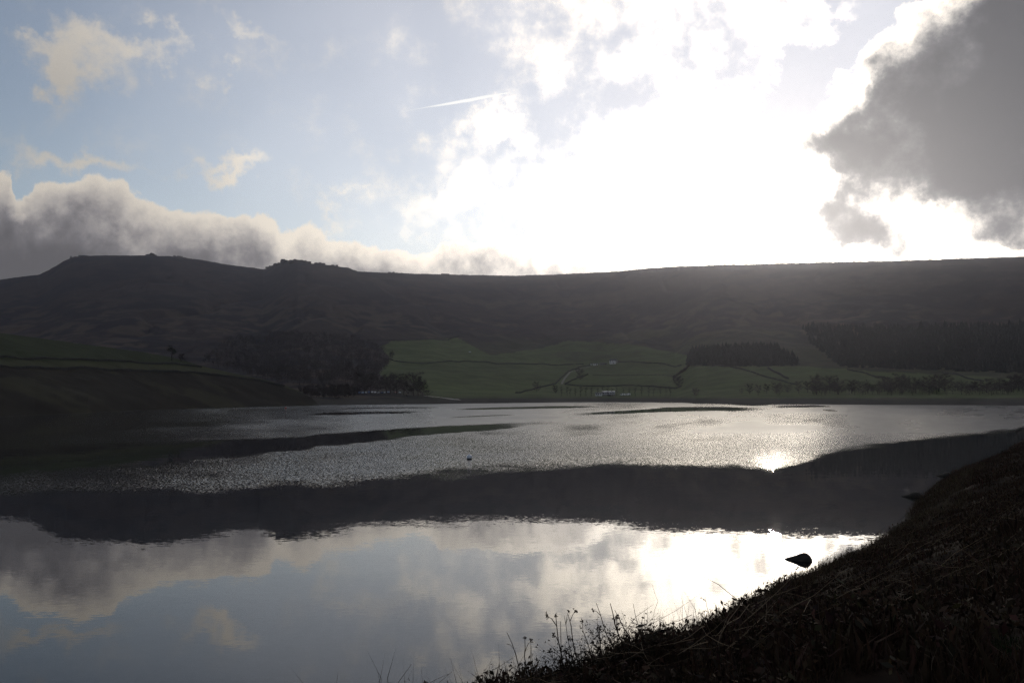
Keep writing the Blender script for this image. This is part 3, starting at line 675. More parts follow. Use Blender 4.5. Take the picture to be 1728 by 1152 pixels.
outcrop(481, [(-4, 5.5, 8), (3, 6, 7), (9, 5, 6)], 'square-cut block at the left end of the craggy knoll top')
outcrop(497, [(-6, 6, 5.5), (1, 5, 7), (8, 6, 6)], 'flat-topped crag in the middle of the rocky knoll')
outcrop(514, [(-6, 5, 6), (2, 4, 4.5), (9, 4, 3)], 'lower crag right of the flat-topped one on the knoll')
outcrop(541, [(-8, 5, 2.5), (-1, 4, 3.5), (6, 4, 2.2)], 'scattered low rocks on the right shoulder of the knoll')
outcrop(565, [(-4, 4, 2.5), (4, 3, 2)], 'last small rocks where the knoll slopes to the saddle')
outcrop(660, [(-3, 4, 1.6), (5, 3, 2.2)], 'small bump of stone on the saddle skyline')
outcrop(752, [(-5, 6, 1.8), (4, 5, 1.6)], 'faint low stones on the skyline left of centre')
p = on_ridge(120); c_ = MB()
for k, (w, z) in enumerate(((2.2, .5), (1.9, 1.5), (1.5, 2.5), (1.1, 3.4), (.7, 4.3))): rock_mesh(c_, (0, 0, z), (w, w, .8), 40 + k, .15, 6)
o = c_.build('summit_cairn', GRIT); o.location = p; tag(o, 'tiny cairn at the left end of the flat summit', 'cairn')

# ================================================================== trees
BARK = mat('bark', (0.042, 0.034, 0.028), 0.95, 0.05, 0.3, 2.0); TWIG = mat('bare_twigs', (0.034, 0.026, 0.023), 0.95, 0.05, 0.25, 0.8)
NEEDLE = mat('needles', (0.014, 0.019, 0.016), 0.95, 0.05, 0.35, 0.4); PINE = mat('pine_foliage', (0.018, 0.028, 0.018), 0.95, 0.05, 0.3, 1.0)
def bare_tree(seed, H, spread, clear=0.25, n1=9, tw=0.11, dens=1.0):
    rn = random.Random(seed); tr = MB(); cr = MB()
    pts = [(0, 0, -1.0)]; x = y = 0
    for i in range(1, 6): x += rn.uniform(-.02, .02) * H; y += rn.uniform(-.02, .02) * H; pts.append((x, y, H * 0.17 * i))
    rad = [H * .024, H * .02, H * .016, H * .012, H * .008, H * .004]; tr.tube(pts, rad, 6)
    def at(t):
        f = t * 5; i = min(int(f), 4); a, b = Vector(pts[i]), Vector(pts[i + 1]); return a.lerp(b, f - i)
    def twigs(a, b, n):
        for _ in range(n):
            t = rn.random(); o = a.lerp(b, t); d = Vector((rn.gauss(0, 1), rn.gauss(0, 1), rn.gauss(.35, .8))).normalized()
            L = H * rn.uniform(.05, .13); w = d.orthogonal().normalized() * tw * rn.uniform(.5, 1.2); e = o + d * L
            cr.tri(o - w * .5, o + w * .5, e)
            for _k in range(2):
                d2 = (d + Vector((rn.gauss(0, .7), rn.gauss(0, .7), rn.gauss(0, .6)))).normalized(); o2 = o + d * L * rn.uniform(.3, .9); w2 = d2.orthogonal().normalized() * tw * .6
                cr.tri(o2 - w2 * .5, o2 + w2 * .5, o2 + d2 * L * .6)
    for k in range(n1):
        t = clear + (1 - clear) * (k + rn.random() * .6) / n1; o = at(min(t, .98)); ang = k * 2.4 + rn.uniform(-.4, .4)
        L = spread * (1.05 - .55 * abs(t - .5)) * rn.uniform(.75, 1.1); up = rn.uniform(.45, .95)
        e = o + Vector((math.cos(ang) * L, math.sin(ang) * L, up * L)); m_ = o.lerp(e, .5) + Vector((0, 0, -.06 * L))
        if e.z > H: e.z = H * rn.uniform(.93, 1.0)
        tr.tube([tuple(o), tuple(m_), tuple(e)], [H * .009, H * .006, H * .002], 4)
        for j in range(4):
            q = m_.lerp(e, rn.random()) if j > 1 else o.lerp(m_, rn.uniform(.4, 1)); d = Vector((math.cos(ang) + rn.gauss(0, .8), math.sin(ang) + rn.gauss(0, .8), rn.uniform(.3, 1.2))).normalized()
            e2 = q + d * L * rn.uniform(.3, .55)
            if e2.z > H * 1.02: e2.z = H * rn.uniform(.9, 1.0)
            cr.tube([tuple(q), tuple(e2)], [H * .004, H * .001], 3); twigs(q, e2, int(11 * dens))
        twigs(m_, e, int(10 * dens))
    return tr.mesh('trunk', BARK), cr.mesh('crown', TWIG)
VAR = [bare_tree(1, 13, 4.6, .14, 13, dens=1.7), bare_tree(2, 14, 4.2, .2, 13, dens=1.6), bare_tree(3, 11, 4.4, .1, 13, dens=1.8), bare_tree(4, 15, 3.6, .22, 12, dens=1.5), bare_tree(5, 9, 3.8, .06, 13, dens=2.0)]
THIN = [bare_tree(11, 9, 1.3, .3, 6, .07, .6), bare_tree(12, 10, 1.5, .35, 6, .07, .6), bare_tree(13, 8, 1.2, .3, 5, .07, .6)]
BUSH = [bare_tree(21, 6, 3.2, .05, 12, .12, 1.6), bare_tree(22, 5, 3.0, .05, 12, .12, 1.6)]
def put_tree(v, p, s, rz, label, group, name='bare_tree', cat='tree'):
    r = empty(name, p, rz, s); obj('trunk', v[0], r); obj('crown', v[1], r); return tag(r, label, cat, group)
def tree_px(v, Hm, px, ytop, ybase, label, group, name='bare_tree', cat='tree', fn=None, r0=480.0, wide=1.0):
    p = hit(px, ybase, fn, r0); d = math.hypot(p[0], p[1]); s = (ybase - ytop) / F * d / Hm
    return put_tree(v, p, (s * wide, s * wide, s), random.uniform(0, 6.28), label, group, name, cat)
HV = [13, 14, 11, 15, 9]
g1 = [(604, 634, 664, 0, 1.3), (615, 630, 664, 2, 1.3), (626, 631, 665, 0, 1.3), (637, 633, 664, 1, 1.2), (651, 632, 664, 1, 1.2), (660, 630, 665, 3, 1.5), (669, 631, 665, 0, 1.2), (681, 634, 666, 3, 1.1), (698, 629, 668, 0, 1.15), (706, 633, 668, 3, 1.1), (714, 640, 669, 1, 1.1)]
for i, (x, yt, yb, v, w) in enumerate(g1):
    tree_px(VAR[v], HV[v], x, yt, yb, 'bare tree in the clump above the parked cars, %s from left' % ORD[i], 'bare trees along the car park', wide=w)
g2 = [(566, 650, 672), (577, 648, 671), (588, 649, 670), (596, 650, 669), (690, 655, 668), (722, 656, 669)]
for i, (x, yt, yb) in enumerate(g2):
    tree_px(BUSH[i % 2], 6, x, yt, yb, 'brown scrubby bush low on the shore beside the parked cars, %s from left' % ORD[i], 'shore scrub', name='scrub_bush', cat='bush')
lone = [(906, 644, 661, 2, 'lone round tree standing on the wall that slants up from the shore', 1.1), (979, 621, 640, 4, 'round bushy tree beside the farm track below the farmhouse', 1.0), (1146, 635, 653, 4, 'round dark tree at the foot of the curving hedge', 1.2),
        (1173, 655, 668, 4, 'small round tree near the left end of the dam', 1.2), (937, 650, 664, 2, 'small tree left of the thin row above the boathouse', .9)]
for x, yt, yb, v, lab, w in lone: tree_px(VAR[v], HV[v], x, yt, yb, lab, 'lone field trees', wide=w)
thin = [947, 957, 962, 971, 980, 989, 998, 1009, 1017, 1026, 1033, 1041, 1052, 1062, 1072, 1083, 1095, 1103, 1114, 1124, 1131]
for i, x in enumerate(thin):
    tree_px(THIN[i % 3], (9, 10, 8)[i % 3], x, 650.5 + random.uniform(-1.5, 3), 668.5 - .5 * (i % 2), 'thin young tree in the row above the boathouse, %s from left' % ORD[i], 'row of thin young trees', name='young_tree')
def dam_pt(px, back, z=2.5):
    az = math.atan2((px - CX) / F, 1.0); a = np.array([150.0, 628.0]); b = np.array([620.0, 560.0]); u = (b - a) / np.linalg.norm(b - a)
    d = np.array([math.sin(az), math.cos(az)]); k = np.linalg.solve(np.stack([d, -u], 1), a); r = k[0] + back; x, y = d * r
    return np.array([x, y, float(terr(x, y))])
g3 = [(1254, 656), (1268, 648), (1279, 647), (1293, 645.5), (1306, 647), (1318, 646), (1331, 648), (1346, 645), (1361, 641), (1374, 636), (1387, 638), (1402, 637), (1417, 637), (1431, 642), (1446, 644), (1459, 646), (1476, 650), (1488, 641), (1501, 638), (1517, 637), (1532, 640), (1547, 638), (1563, 640), (1580, 637), (1597, 638), (1612, 644), (1628, 648), (1646, 645), (1665, 641), (1684, 640), (1702, 638), (1720, 636)]
ORD += ['thirty-first', 'thirty-second', 'thirty-third']
for i, (x, yt) in enumerate(g3):
    p = dam_pt(x + random.uniform(-5, 5), 26 + 40 * random.random()); d = math.hypot(p[0], p[1]); v = [2, 0, 1, 3, 2, 0][i % 6]; ztop = float(EYE + (HOR - yt) / F * d)
    s = (ztop - p[2]) / HV[v] * random.uniform(.86, 1.12); w = random.uniform(1.0, 1.6)
    put_tree(VAR[v], p, (s * w, s * w, s), random.uniform(0, 6), 'bare tree in the line behind the dam, %s from its left end' % ORD[i], 'bare trees behind the dam')
# pine and bush on the headland brow
def pine(seed=3):
    rn = random.Random(seed); tr = MB(); cr = MB()
    tr.tube([(0, 0, -.6), (.15, 0, 2.5), (-.1, .1, 5), (.1, 0, 8)], [.28, .22, .16, .05], 7)
    for k in range(16):
        z = rn.uniform(3.4, 8.2); a = rn.uniform(0, 6.28); R = rn.uniform(.8, 2.9) * (1 - .55 * abs(z - 5.6) / 3); c = Vector((math.cos(a) * R, math.sin(a) * R, z))
        tr.tube([(0, 0, z - .7), tuple(c)], [.07, .02], 4)
        for _ in range(130):
            d = Vector((rn.gauss(0, .55), rn.gauss(0, .55), rn.gauss(0, .28))); o = c + d; w = Vector((rn.gauss(0, 1), rn.gauss(0, 1), rn.gauss(0, 1))).normalized() * .09; e = o + Vector((rn.gauss(0, .2), rn.gauss(0, .2), rn.uniform(0, .3)))
            cr.tri(o - w, o + w, e)
    return tr.mesh('trunk', BARK), cr.mesh('crown', PINE)
tree_px(pine(), 8.6, 290, 583, 608.5, 'dark scots pine on the brow of the left headland', 'headland trees', name='pine_tree', fn=head, r0=200)
tree_px(BUSH[0], 6, 305, 598, 609, 'round dark bush at the foot of the headland pine', 'headland trees', name='bush', cat='bush', fn=head, r0=200, wide=.8)

# ---- woods that read as one mass (stuff)
def conifer_block(name, poly, n, seed, hm, label):
    rn = random.Random(seed); V = []; Q = []; xs = [p[0] for p in poly]; ys = [p[1] for p in poly]; k = 0; tries = 0
    while k < n and tries < n * 20:
        tries += 1; px, py = rn.uniform(min(xs), max(xs)), rn.uniform(min(ys), max(ys))
        if not bool(inpoly(np.array([px]), np.array([py]), poly)[0]): continue
        # coarse ground lookup from the mesh grid
        p = fast_hit(px, py)
        if p is None: continue
        H = hm * rn.uniform(.8, 1.2); R = H * .3; z = p[2] - .5
        for tier in range(4):
            z0 = z + H * (.0 + .21 * tier); z1 = z + H * (.45 + .2 * tier) if tier < 3 else z + H; rr = R * (1.15 - .25 * tier); b = len(V); m = 7; a0 = rn.random() * 6
            for i in range(m):
                a = a0 + 2 * PI * i / m; q = rr * (1 if i % 2 else .72) * rn.uniform(.85, 1.15); V.append((p[0] + q * math.cos(a), p[1] + q * math.sin(a), z0 + rn.uniform(-.3, .3)))
            V.append((p[0], p[1], z1))
            for i in range(m): Q.append((b + i, b + (i + 1) % m, b + m))
        k += 1
    tag(mesh_np(name, V, np.array(Q, np.int32), NEEDLE, smooth=False), label, 'wood', kind='stuff')
_vis = None
def fast_hit(px, py):
    global _vis
    if _vis is None:
        # elevation row of each grid column, nearest first
        _vis = np.maximum.accumulate(np.where(tz < 4, -1e3, -tpy), axis=0)
    az = math.atan2((px - CX) / F, 1.0 / math.cos(PITCH)); j = int(np.clip(np.searchsorted(AZ, az), 0, len(AZ) - 1)); i = int(np.searchsorted(_vis[:, j], -py))
    if i >= len(RR): return None
    return np.array([tx[i, j], ty[i, j], tz[i, j]])
conifer_block('conifer_plantation', [(1160, 617.5), (1162, 600), (1172, 592), (1230, 590), (1290, 586), (1318, 594), (1338, 606), (1349, 617), (1280, 618.5)], 800, 3, 9.5, 'small dark conifer block with clipped edges above the right pasture')
conifer_block('conifer_plantation', [(1356, 556), (1420, 555), (1500, 556), (1600, 554), (1690, 552), (1900, 556), (1900, 632), (1728, 630), (1600, 626), (1500, 622), (1425, 620), (1400, 604), (1370, 580)], 3000, 4, 10, 'large dark conifer plantation on the right slope of the moor')
def bare_wood(name, poly, n, seed, hm, label):
    rn = random.Random(seed); V = []; Q = []; xs = [p[0] for p in poly]; ys = [p[1] for p in poly]; k = 0; tries = 0
    while k < n and tries < n * 20:
        tries += 1; px, py = rn.uniform(min(xs), max(xs)), rn.uniform(min(ys), max(ys))
        if not bool(inpoly(np.array([px]), np.array([py]), poly)[0]): continue
        p = fast_hit(px, py)
        if p is None: continue
        H = hm * rn.uniform(.6, 1.15); R = H * rn.uniform(.28, .42)
        b = len(V); V += [(p[0] - .2, p[1], p[2] - .5), (p[0] + .2, p[1], p[2] - .5), (p[0], p[1], p[2] + H * .8)]; Q.append((b, b + 1, b + 2))
        for _ in range(46):
            d = Vector((rn.gauss(0, 1), rn.gauss(0, 1), rn.gauss(0, 1))).normalized() * (rn.random() ** .4); o = Vector((p[0] + d.x * R, p[1] + d.y * R, p[2] + H * .6 + d.z * H * .38))
            e = o + Vector((rn.gauss(d.x, .6), rn.gauss(d.y, .6), rn.gauss(.6, .6))).normalized() * rn.uniform(.8, 1.8); w = (e - o).orthogonal().normalized() * rn.uniform(.12, .3)
            b = len(V); V += [tuple(o - w), tuple(o + w), tuple(e)]; Q.append((b, b + 1, b + 2))
        k += 1
    tag(mesh_np(name, V, np.array(Q, np.int32), TWIG, smooth=False), label, 'wood', kind='stuff')
bare_wood('bare_woodland', [(340, 612), (380, 578), (450, 566), (520, 566), (585, 570), (640, 588), (664, 602), (650, 622), (636, 640), (600, 648), (540, 650), (470, 648), (420, 635), (370, 622)], 1300, 8, 9, 'dark leafless wood on the lower slope left of the pasture')
bare_wood('dam_scrub', [(1360, 660), (1400, 652), (1480, 656), (1560, 651), (1640, 655), (1740, 648), (1740, 667), (1360, 667)], 260, 12, 7, 'dark tangled undergrowth beneath the bare trees behind the dam')
bare_wood('reed_scrub', [(500, 660), (540, 652), (600, 655), (606, 664), (560, 672), (520, 672)], 120, 9, 4, 'brownish scrub between the headland tip and the parked cars')

# ================================================================== buoys and the boulder in the water
BUOYW = mat('buoy_white', (0.75, 0.76, 0.8), 0.4, 0.5, 0.06, 3.0); BLACK = mat('black_rubber', (0.012, 0.012, 0.013), 0.6, 0.4); REDP = mat('buoy_red', (0.45, 0.05, 0.03), 0.4, 0.5)
def water_pt(px, py): d = ray(px, py); k = -EYE / d[2]; return np.array([d[0] * k, d[1] * k, 0.0])
def lathe(prof, n=20):
    mb = MB(); b = 0
    for r, z in prof:
        for i in range(n): a = 2 * PI * i / n; mb.v.append((r * math.cos(a), r * math.sin(a), z))
    for j in range(len(prof) - 1):
        for i in range(n): mb.f.append((j * n + i, j * n + (i + 1) % n, (j + 1) * n + (i + 1) % n, (j + 1) * n + i))
    mb.f.append(tuple(reversed(range(n)))); mb.f.append(tuple((len(prof) - 1) * n + i for i in range(n)))
    return mb
def buoy(px, py, R, m, label):
    r = empty('mooring_buoy', water_pt(px, py))
    s = [(R * math.sin(a), R * .75 - R * math.cos(a)) for a in np.linspace(math.acos(.45), PI - .12, 12)]
    lathe(s).build('float', m, r, True)
    lathe([(R * .5, -R * .35), (R * .86, -R * .1), (R * .93, .12 * R), (R * .895, .3 * R)]).build('base_band', BLACK, r, True)
    lathe([(.045, R * 1.68), (.05, R * 1.78), (.03, R * 1.86), (.01, R * 1.88)], 8).build('mooring_eye', BLACK, r, True)
    tag(r, label, 'buoy', 'buoys on the water')
buoy(792, 774.5, 0.30, BUOYW, 'round white buoy with black base floating in mid reservoir')
buoy(482, 689.3, 0.45, REDP, 'tiny dark red buoy off the tip of the left headland')
buoy(736, 680.6, 0.5, BUOYW, 'tiny white buoy close to the far shore below the pale path')
def boulder(px, py, sc, seed, label, rz=0.0, name='boulder'):
    p = water_pt(px, py); L = []
    prof = [(-.78, .02, .05), (-.62, .10, .16), (-.4, .17, .27), (-.2, .24, .34), (0, .34, .40), (.2, .39, .43), (.38, .36, .42), (.52, .24, .36), (.60, .08, .22), (.62, -.02, .1)]
    n = 18; vs = []; rn = np.random.default_rng(seed)
    for (x, h, w) in prof:
        for i in range(n):
            a = 2 * PI * i / n; z = math.sin(a); y = math.cos(a); hz_ = h * (z if z > 0 else .0) - (0.25 if z < 0 else 0) * abs(z)
            k = 1 + .07 * (rn.random() - .5); vs.append((x * sc + .02 * (rn.random() - .5), y * w * sc * k, hz_ * sc * k))
    f = grid_faces_wrap(len(prof), n); o = mesh_np(name, vs, [f, np.array([list(range(n))[::-1]], np.int32), np.array([[(len(prof) - 1) * n + i for i in range(n)]], np.int32)], GRIT2)
    o.location = p; o.rotation_euler = (0, 0, face_cam(p) + rz); return tag(o, label, 'rock', 'rocks at the water edge')
def grid_faces_wrap(nr, n):
    i = np.arange(nr - 1)[:, None] * n; k = np.arange(n)[None, :]; k2 = (k + 1) % n
    return np.stack([i + k, i + k2, i + n + k2, i + n + k], -1).reshape(-1, 4).astype(np.int32)
GRIT2 = mat('wet_gritstone', (0.03, 0.027, 0.022), 0.85, 0.2, 0.4, 6.0)
boulder(1350, 944.5, 0.80, 3, 'dark tapered boulder alone in the bright glare near the bank')
boulder(1541, 838, 0.95, 5, 'low pointed rock jutting from the right bank into dark water', .1)
boulder(1595, 803, 0.95, 6, 'farther small pointed rock on the right bank waterline', .2)

# ================================================================== the near bank on the right
BL = np.array([(-75, -95), (-40, -48), (-27, -14), (-18, 2), (-10, 10.2), (-4.9, 14.9), (-1.2, 17.6), (2.0, 20.0), (4.95, 23.55), (8.4, 28.2), (12.6, 33.6), (16.2, 38.2), (20.2, 43.8), (26, 53), (31.5, 61), (38, 71), (47, 83), (58, 99), (76, 122), (110, 165), (170, 230), (260, 310)], float)
def chaikin(p, n):
    for _ in range(n):
        q = np.empty((2 * len(p), 2)); q[0::2] = p; q[1::2] = p
        a, b = p[:-1], p[1:]; p = np.concatenate([p[:1], np.stack([.75 * a + .25 * b, .25 * a + .75 * b], 1).reshape(-1, 2), p[-1:]])
    return p
BLS = chaikin(BL, 2)
def resample(p, step):
    d = np.concatenate([[0], np.cumsum(np.linalg.norm(np.diff(p, axis=0), axis=1))]); n = int(d[-1] / step); t = np.linspace(0, d[-1], n)
    return np.stack([np.interp(t, d, p[:, 0]), np.interp(t, d, p[:, 1])], 1), t
BC, BT = resample(BLS, 0.5)
_w = (0.5 * fbm(BT / 2.6, BT * 0 + 2, 3) + 0.9 * fbm(BT / 11, BT * 0 + 5, 2)) * np.interp(BT, [0, BT[-1] * .3, BT[-1]], [1, 1, 3]); BC = BC + np.stack([_w * .8, -_w * .55], 1)
tg = np.gradient(BC, axis=0)
for _ in range(12): tg[1:-1] = (tg[:-2] + tg[1:-1] * 2 + tg[2:]) / 4
tg /= np.linalg.norm(tg, axis=1)[:, None]; BN = np.stack([tg[:, 1], -tg[:, 0]], 1)            # inland
def bank_h(x, y, s):
    h = np.interp(s, [-8, -1.2, 0, 0.4, 1.1, 2.5, 5.0, 9.0, 11.5, 14, 60, 200], [-4.5, -0.7, 0, 0.36, 0.8, 1.4, 2.4, 4.15, 5.05, 5.3, 11, 45])
    land = sstep(s, -.3, 1.2)
    return h + land * (0.34 * fbm(x / 2.3, y / 2.3, 4) + 0.10 * fbm(x / .6 + 3, y / .6, 3)) * sstep(-s, -17, -11) + land * .03 * fbm(x / .8, y / .8, 3)
SB = np.concatenate([np.linspace(-8, -1.2, 8), np.linspace(-1, 12, 100), np.linspace(12.5, 22, 20), np.linspace(24, 200, 16)])
bx = BC[:, 0][:, None] + BN[:, 0][:, None] * SB[None, :]; by = BC[:, 1][:, None] + BN[:, 1][:, None] * SB[None, :]
bz = bank_h(bx, by, SB[None, :] * np.ones_like(bx))
bn1 = fbm(bx / 1.7, by / 1.7, 5); bn2 = fbm(bx / 6, by / 6, 3)
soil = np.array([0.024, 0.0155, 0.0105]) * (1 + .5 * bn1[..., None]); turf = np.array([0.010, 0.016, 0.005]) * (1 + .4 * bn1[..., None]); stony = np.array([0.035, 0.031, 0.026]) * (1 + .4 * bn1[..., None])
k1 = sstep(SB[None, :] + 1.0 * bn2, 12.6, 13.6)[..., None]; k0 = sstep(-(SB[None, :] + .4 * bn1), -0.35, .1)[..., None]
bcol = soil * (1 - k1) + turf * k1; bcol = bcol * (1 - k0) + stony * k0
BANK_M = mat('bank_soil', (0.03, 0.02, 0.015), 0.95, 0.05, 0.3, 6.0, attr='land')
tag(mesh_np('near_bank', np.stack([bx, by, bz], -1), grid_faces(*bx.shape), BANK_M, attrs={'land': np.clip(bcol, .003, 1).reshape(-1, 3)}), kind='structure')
def bank_pt(t, s):
    x0 = np.interp(t, BT, BC[:, 0]); y0 = np.interp(t, BT, BC[:, 1]); nx = np.interp(t, BT, BN[:, 0]); ny = np.interp(t, BT, BN[:, 1])
    x, y = x0 + nx * s, y0 + ny * s; return x, y, bank_h(x, y, s)
T0 = BT[np.argmin(np.hypot(BC[:, 0] + 4.9, BC[:, 1] - 14.9))]                      # where the bank enters the picture

# ---- ground cover on the bank (stuff): heather, bracken litter, turf
def blades(t, s, h, w, lean, curl, col, name, m, label, cat, zoff=-.03, flat=0.0):
    n = len(t); x, y, z = bank_pt(t, s); z = z + zoff
    a = RNG.random(n) * 2 * PI; l = lean * np.abs(RNG.normal(0, 1, n)); c = curl * RNG.normal(0, 1, n)
    dx, dy = np.cos(a), np.sin(a); up = np.ones(n) * (1 - flat)
    ph = RNG.random(n) * 2 * PI; wx, wy = np.cos(ph) * w / 2, np.sin(ph) * w / 2
    V = np.empty((n, 5, 3)); 
    L = np.sqrt(up ** 2 + l ** 2) + 1e-6; ux, uy, uz = dx * l / L, dy * l / L, up / L
    mx, my, mz = x + ux * h * .55, y + uy * h * .55, z + uz * h * .55
    ex, ey, ez = x + ux * h + dx * c * h, y + uy * h + dy * c * h, z + uz * h - np.abs(c) * h * .3
    V[:, 0] = np.stack([x - wx, y - wy, z], 1); V[:, 1] = np.stack([x + wx, y + wy, z], 1)
    V[:, 2] = np.stack([mx - wx * .7, my - wy * .7, mz], 1); V[:, 3] = np.stack([mx + wx * .7, my + wy * .7, mz], 1); V[:, 4] = np.stack([ex, ey, ez], 1)
    b = (np.arange(n) * 5)[:, None]
    Fq = np.concatenate([b + 0, b + 1, b + 3, b + 2], 1).astype(np.int32); Ft = np.concatenate([b + 2, b + 3, b + 4], 1).astype(np.int32)
    return V.reshape(-1, 3), Fq, Ft, np.repeat(col, 5, axis=0)
def cover_obj(parts, name, m, label, cat):
    vs, fq, ft, cs, k = [], [], [], [], 0
    for V, a, b, c in parts: vs.append(V); fq.append(a + k); ft.append(b + k); cs.append(c); k += len(V)
    return tag(mesh_np(name, np.concatenate(vs), [np.concatenate(fq), np.concatenate(ft)], m, smooth=False, attrs={'land': np.clip(np.concatenate(cs), .002, 1)}), label, cat, kind='stuff')
HEATH_M = mat('heather_stems', (0.03, 0.02, 0.015), 0.9, 0.1, attr='land')
def sprinkle(n, tmin, tmax, smin, smax, power=2.0):           # denser where the camera is near
    u = RNG.random(n); t = tmin + (tmax - tmin) * u ** power; s = smin + (smax - smin) * RNG.random(n); return t, s
def tint(n, base, v=.35):
    c = np.array(base)[None, :] * (1 + v * RNG.normal(0, 1, (n, 1))); return c * (1 + .1 * RNG.normal(0, 1, (n, 3)))
def clumpy(t, s, th, sc=1.1):
    x, y, _ = bank_pt(t, s); return fbm(x / sc, y / sc, 3) > th
parts = []
for (n, t1, hh, ww) in ((150000, 32, .20, .010), (120000, 75, .26, .018), (70000, 190, .34, .05)):
    t, s = sprinkle(n, T0 - 3, T0 + t1, .25, 12.8, 1.35); k = clumpy(t, s, -.18); t, s = t[k], s[k]; n = len(t)
    x, y, _ = bank_pt(t, s); bump = np.clip(fbm(x / 1.1, y / 1.1, 3) + .35, .25, 1.1)
    parts.append(blades(t, s, hh * (.5 + .8 * RNG.random(n)) * (.5 + bump), ww * (.6 + .8 * RNG.random(n)), .55, .25, tint(n, (.042, .025, .0155)), '', None, '', ''))
t = T0 - 15 + 24 * RNG.random(90000); s = 3 + 10 * RNG.random(90000); k = clumpy(t, s, -.22); t, s = t[k], s[k]; n = len(t); x, y, _ = bank_pt(t, s)
parts.append(blades(t, s, .17 * (.5 + .8 * RNG.random(n)) * (.5 + np.clip(fbm(x / 1.1, y / 1.1, 3) + .35, .25, 1.1)), .007 * (.6 + .8 * RNG.random(n)), .7, .3, tint(n, (.042, .025, .0155)), '', None, '', ''))
cover_obj(parts, 'heather', HEATH_M, 'dark brown heather and dead bracken covering the right bank', 'heather')
# little leaf tufts giving the heather its ragged outline
def tufts(n, t1, size, base, name, label, cat, smin=.2, smax=12.4, hmin=.1, hmax=.5, power=1.35, th=-.1):
    t, s = sprinkle(n, T0 - 3, T0 + t1, smin, smax, power); k = clumpy(t, s, th, .8); t, s = t[k], s[k]; n = len(t); x, y, z = bank_pt(t, s)
    z = z + hmin + (hmax - hmin) * RNG.random(n) ** 1.5 * np.clip(fbm(x / 1.1, y / 1.1, 3) + .55, .2, 1.1)
    c = np.stack([x, y, z], 1); A = RNG.normal(0, 1, (n, 3)); A /= np.linalg.norm(A, axis=1)[:, None]; B = np.cross(A, RNG.normal(0, 1, (n, 3))); B /= np.linalg.norm(B, axis=1)[:, None] + 1e-9
    q = size * (.5 + RNG.random((n, 1))); V = np.stack([c - A * q, c + B * q * .45, c + A * q, c - B * q * .45], 1)
    b = (np.arange(n) * 4)[:, None]; Fq = np.concatenate([b, b + 1, b + 2, b + 3], 1).astype(np.int32)
    return tag(mesh_np(name, V.reshape(-1, 3), Fq, HEATH_M, smooth=False, attrs={'land': np.clip(np.repeat(tint(n, base), 4, axis=0), .002, 1)}), label, cat, kind='stuff')
tufts(110000, 40, .022, (.042, .026, .016), 'heather_sprigs', 'tiny brown heather leaves over the near part of the bank', 'heather')
tufts(60000, 120, .05, (.038, .024, .016), 'heather_sprigs', 'coarse dark sprigs over the farther part of the bank', 'heather', power=1.2)
# pale dead grass along the water edge and among the heather
t, s = sprinkle(16000, T0 - 3, T0 + 60, .0, 3.0, 1.3); n = len(t)
pg = [blades(t, s, .35 + .35 * RNG.random(n), .006 + .004 * RNG.random(n), .28, .2, tint(n, (.085, .062, .036), .3), '', None, '', '')]
t = T0 + .2 + 11 * RNG.random(520); s = .2 + 2.4 * RNG.random(520); n = 520
pg.append(blades(t, s, .55 + .95 * RNG.random(n) ** 2, .010 + .006 * RNG.random(n), .4, .22, tint(n, (.035, .025, .017), .3), '', None, '', ''))
cover_obj(pg, 'dead_grass', HEATH_M, 'thin pale dead grass fringing the waterline of the right bank', 'grass')
t, s = sprinkle(60000, T0 - 3, T0 + 16, 12.3, 18, 1.0); k = clumpy(t, s - 0, -.5); t, s = t[k], s[k]; n = len(t)
cover_obj([blades(t, s, .05 + .07 * RNG.random(n), .006 + .004 * RNG.random(n), .5, .3, tint(n, (.012, .021, .006), .3), '', None, '', '')], 'grass', HEATH_M, 'short green grass at the top of the bank in the bottom right corner', 'grass')
# fallen bracken stalks
STALK_M = mat('dead_bracken', (0.17, 0.115, 0.07), 0.85, 0.1, attr='land')
def stalks(n, name, label, cat, base):
    t, s = sprinkle(n, T0 - 1, T0 + 34, 1.5, 11.0, 1.5); x, y, z = bank_pt(t, s); P = []; C = []
    vs, fs = [], []
    for i in range(n):
        L = random.uniform(.25, .95); a = random.uniform(0, 6.28); r = random.uniform(.0025, .005); pts = []
        up = random.choice([0, 0, 0, .25, .5]); bend = random.uniform(-.5, .5)
        for j in range(4):
            k = j / 3; ang = a + bend * k; px_, py_ = x[i] + math.cos(ang) * L * k, y[i] + math.sin(ang) * L * k
            pts.append((px_, py_, k))
        xs = np.array([p[0] for p in pts]); ys = np.array([p[1] for p in pts])
        # height follows the bank along its own slope
        ss = s[i] + (xs - x[i]) * np.interp(t[i], BT, BN[:, 0]) + (ys - y[i]) * np.interp(t[i], BT, BN[:, 1])
        zs = bank_h(xs, ys, ss) + .16 + random.uniform(0, .16) + up * L * np.linspace(0, 1, 4)
        mb = MB(); mb.tube([(xs[j], ys[j], zs[j]) for j in range(4)], [r, r * .9, r * .75, r * .4], 4); k0 = len(vs)
        vs += mb.v; fs += [[k0 + q for q in f] for f in mb.f]; c = np.array(base) * random.uniform(.35, 1.25); C += [c] * len(mb.v)
    me = bpy.data.meshes.new(name); me.from_pydata(vs, [], fs); me.materials.append(STALK_M)
    a_ = me.attributes.new('land', 'FLOAT_COLOR', 'POINT'); a_.data.foreach_set('color', np.concatenate([np.array(C), np.ones((len(C), 1))], 1).astype(np.float32).ravel())
    return tag(obj(name, me), label, cat, kind='stuff')
stalks(900, 'fallen_bracken', 'pale broken bracken stalks lying over the dark bank', 'bracken', (.17, .12, .075))

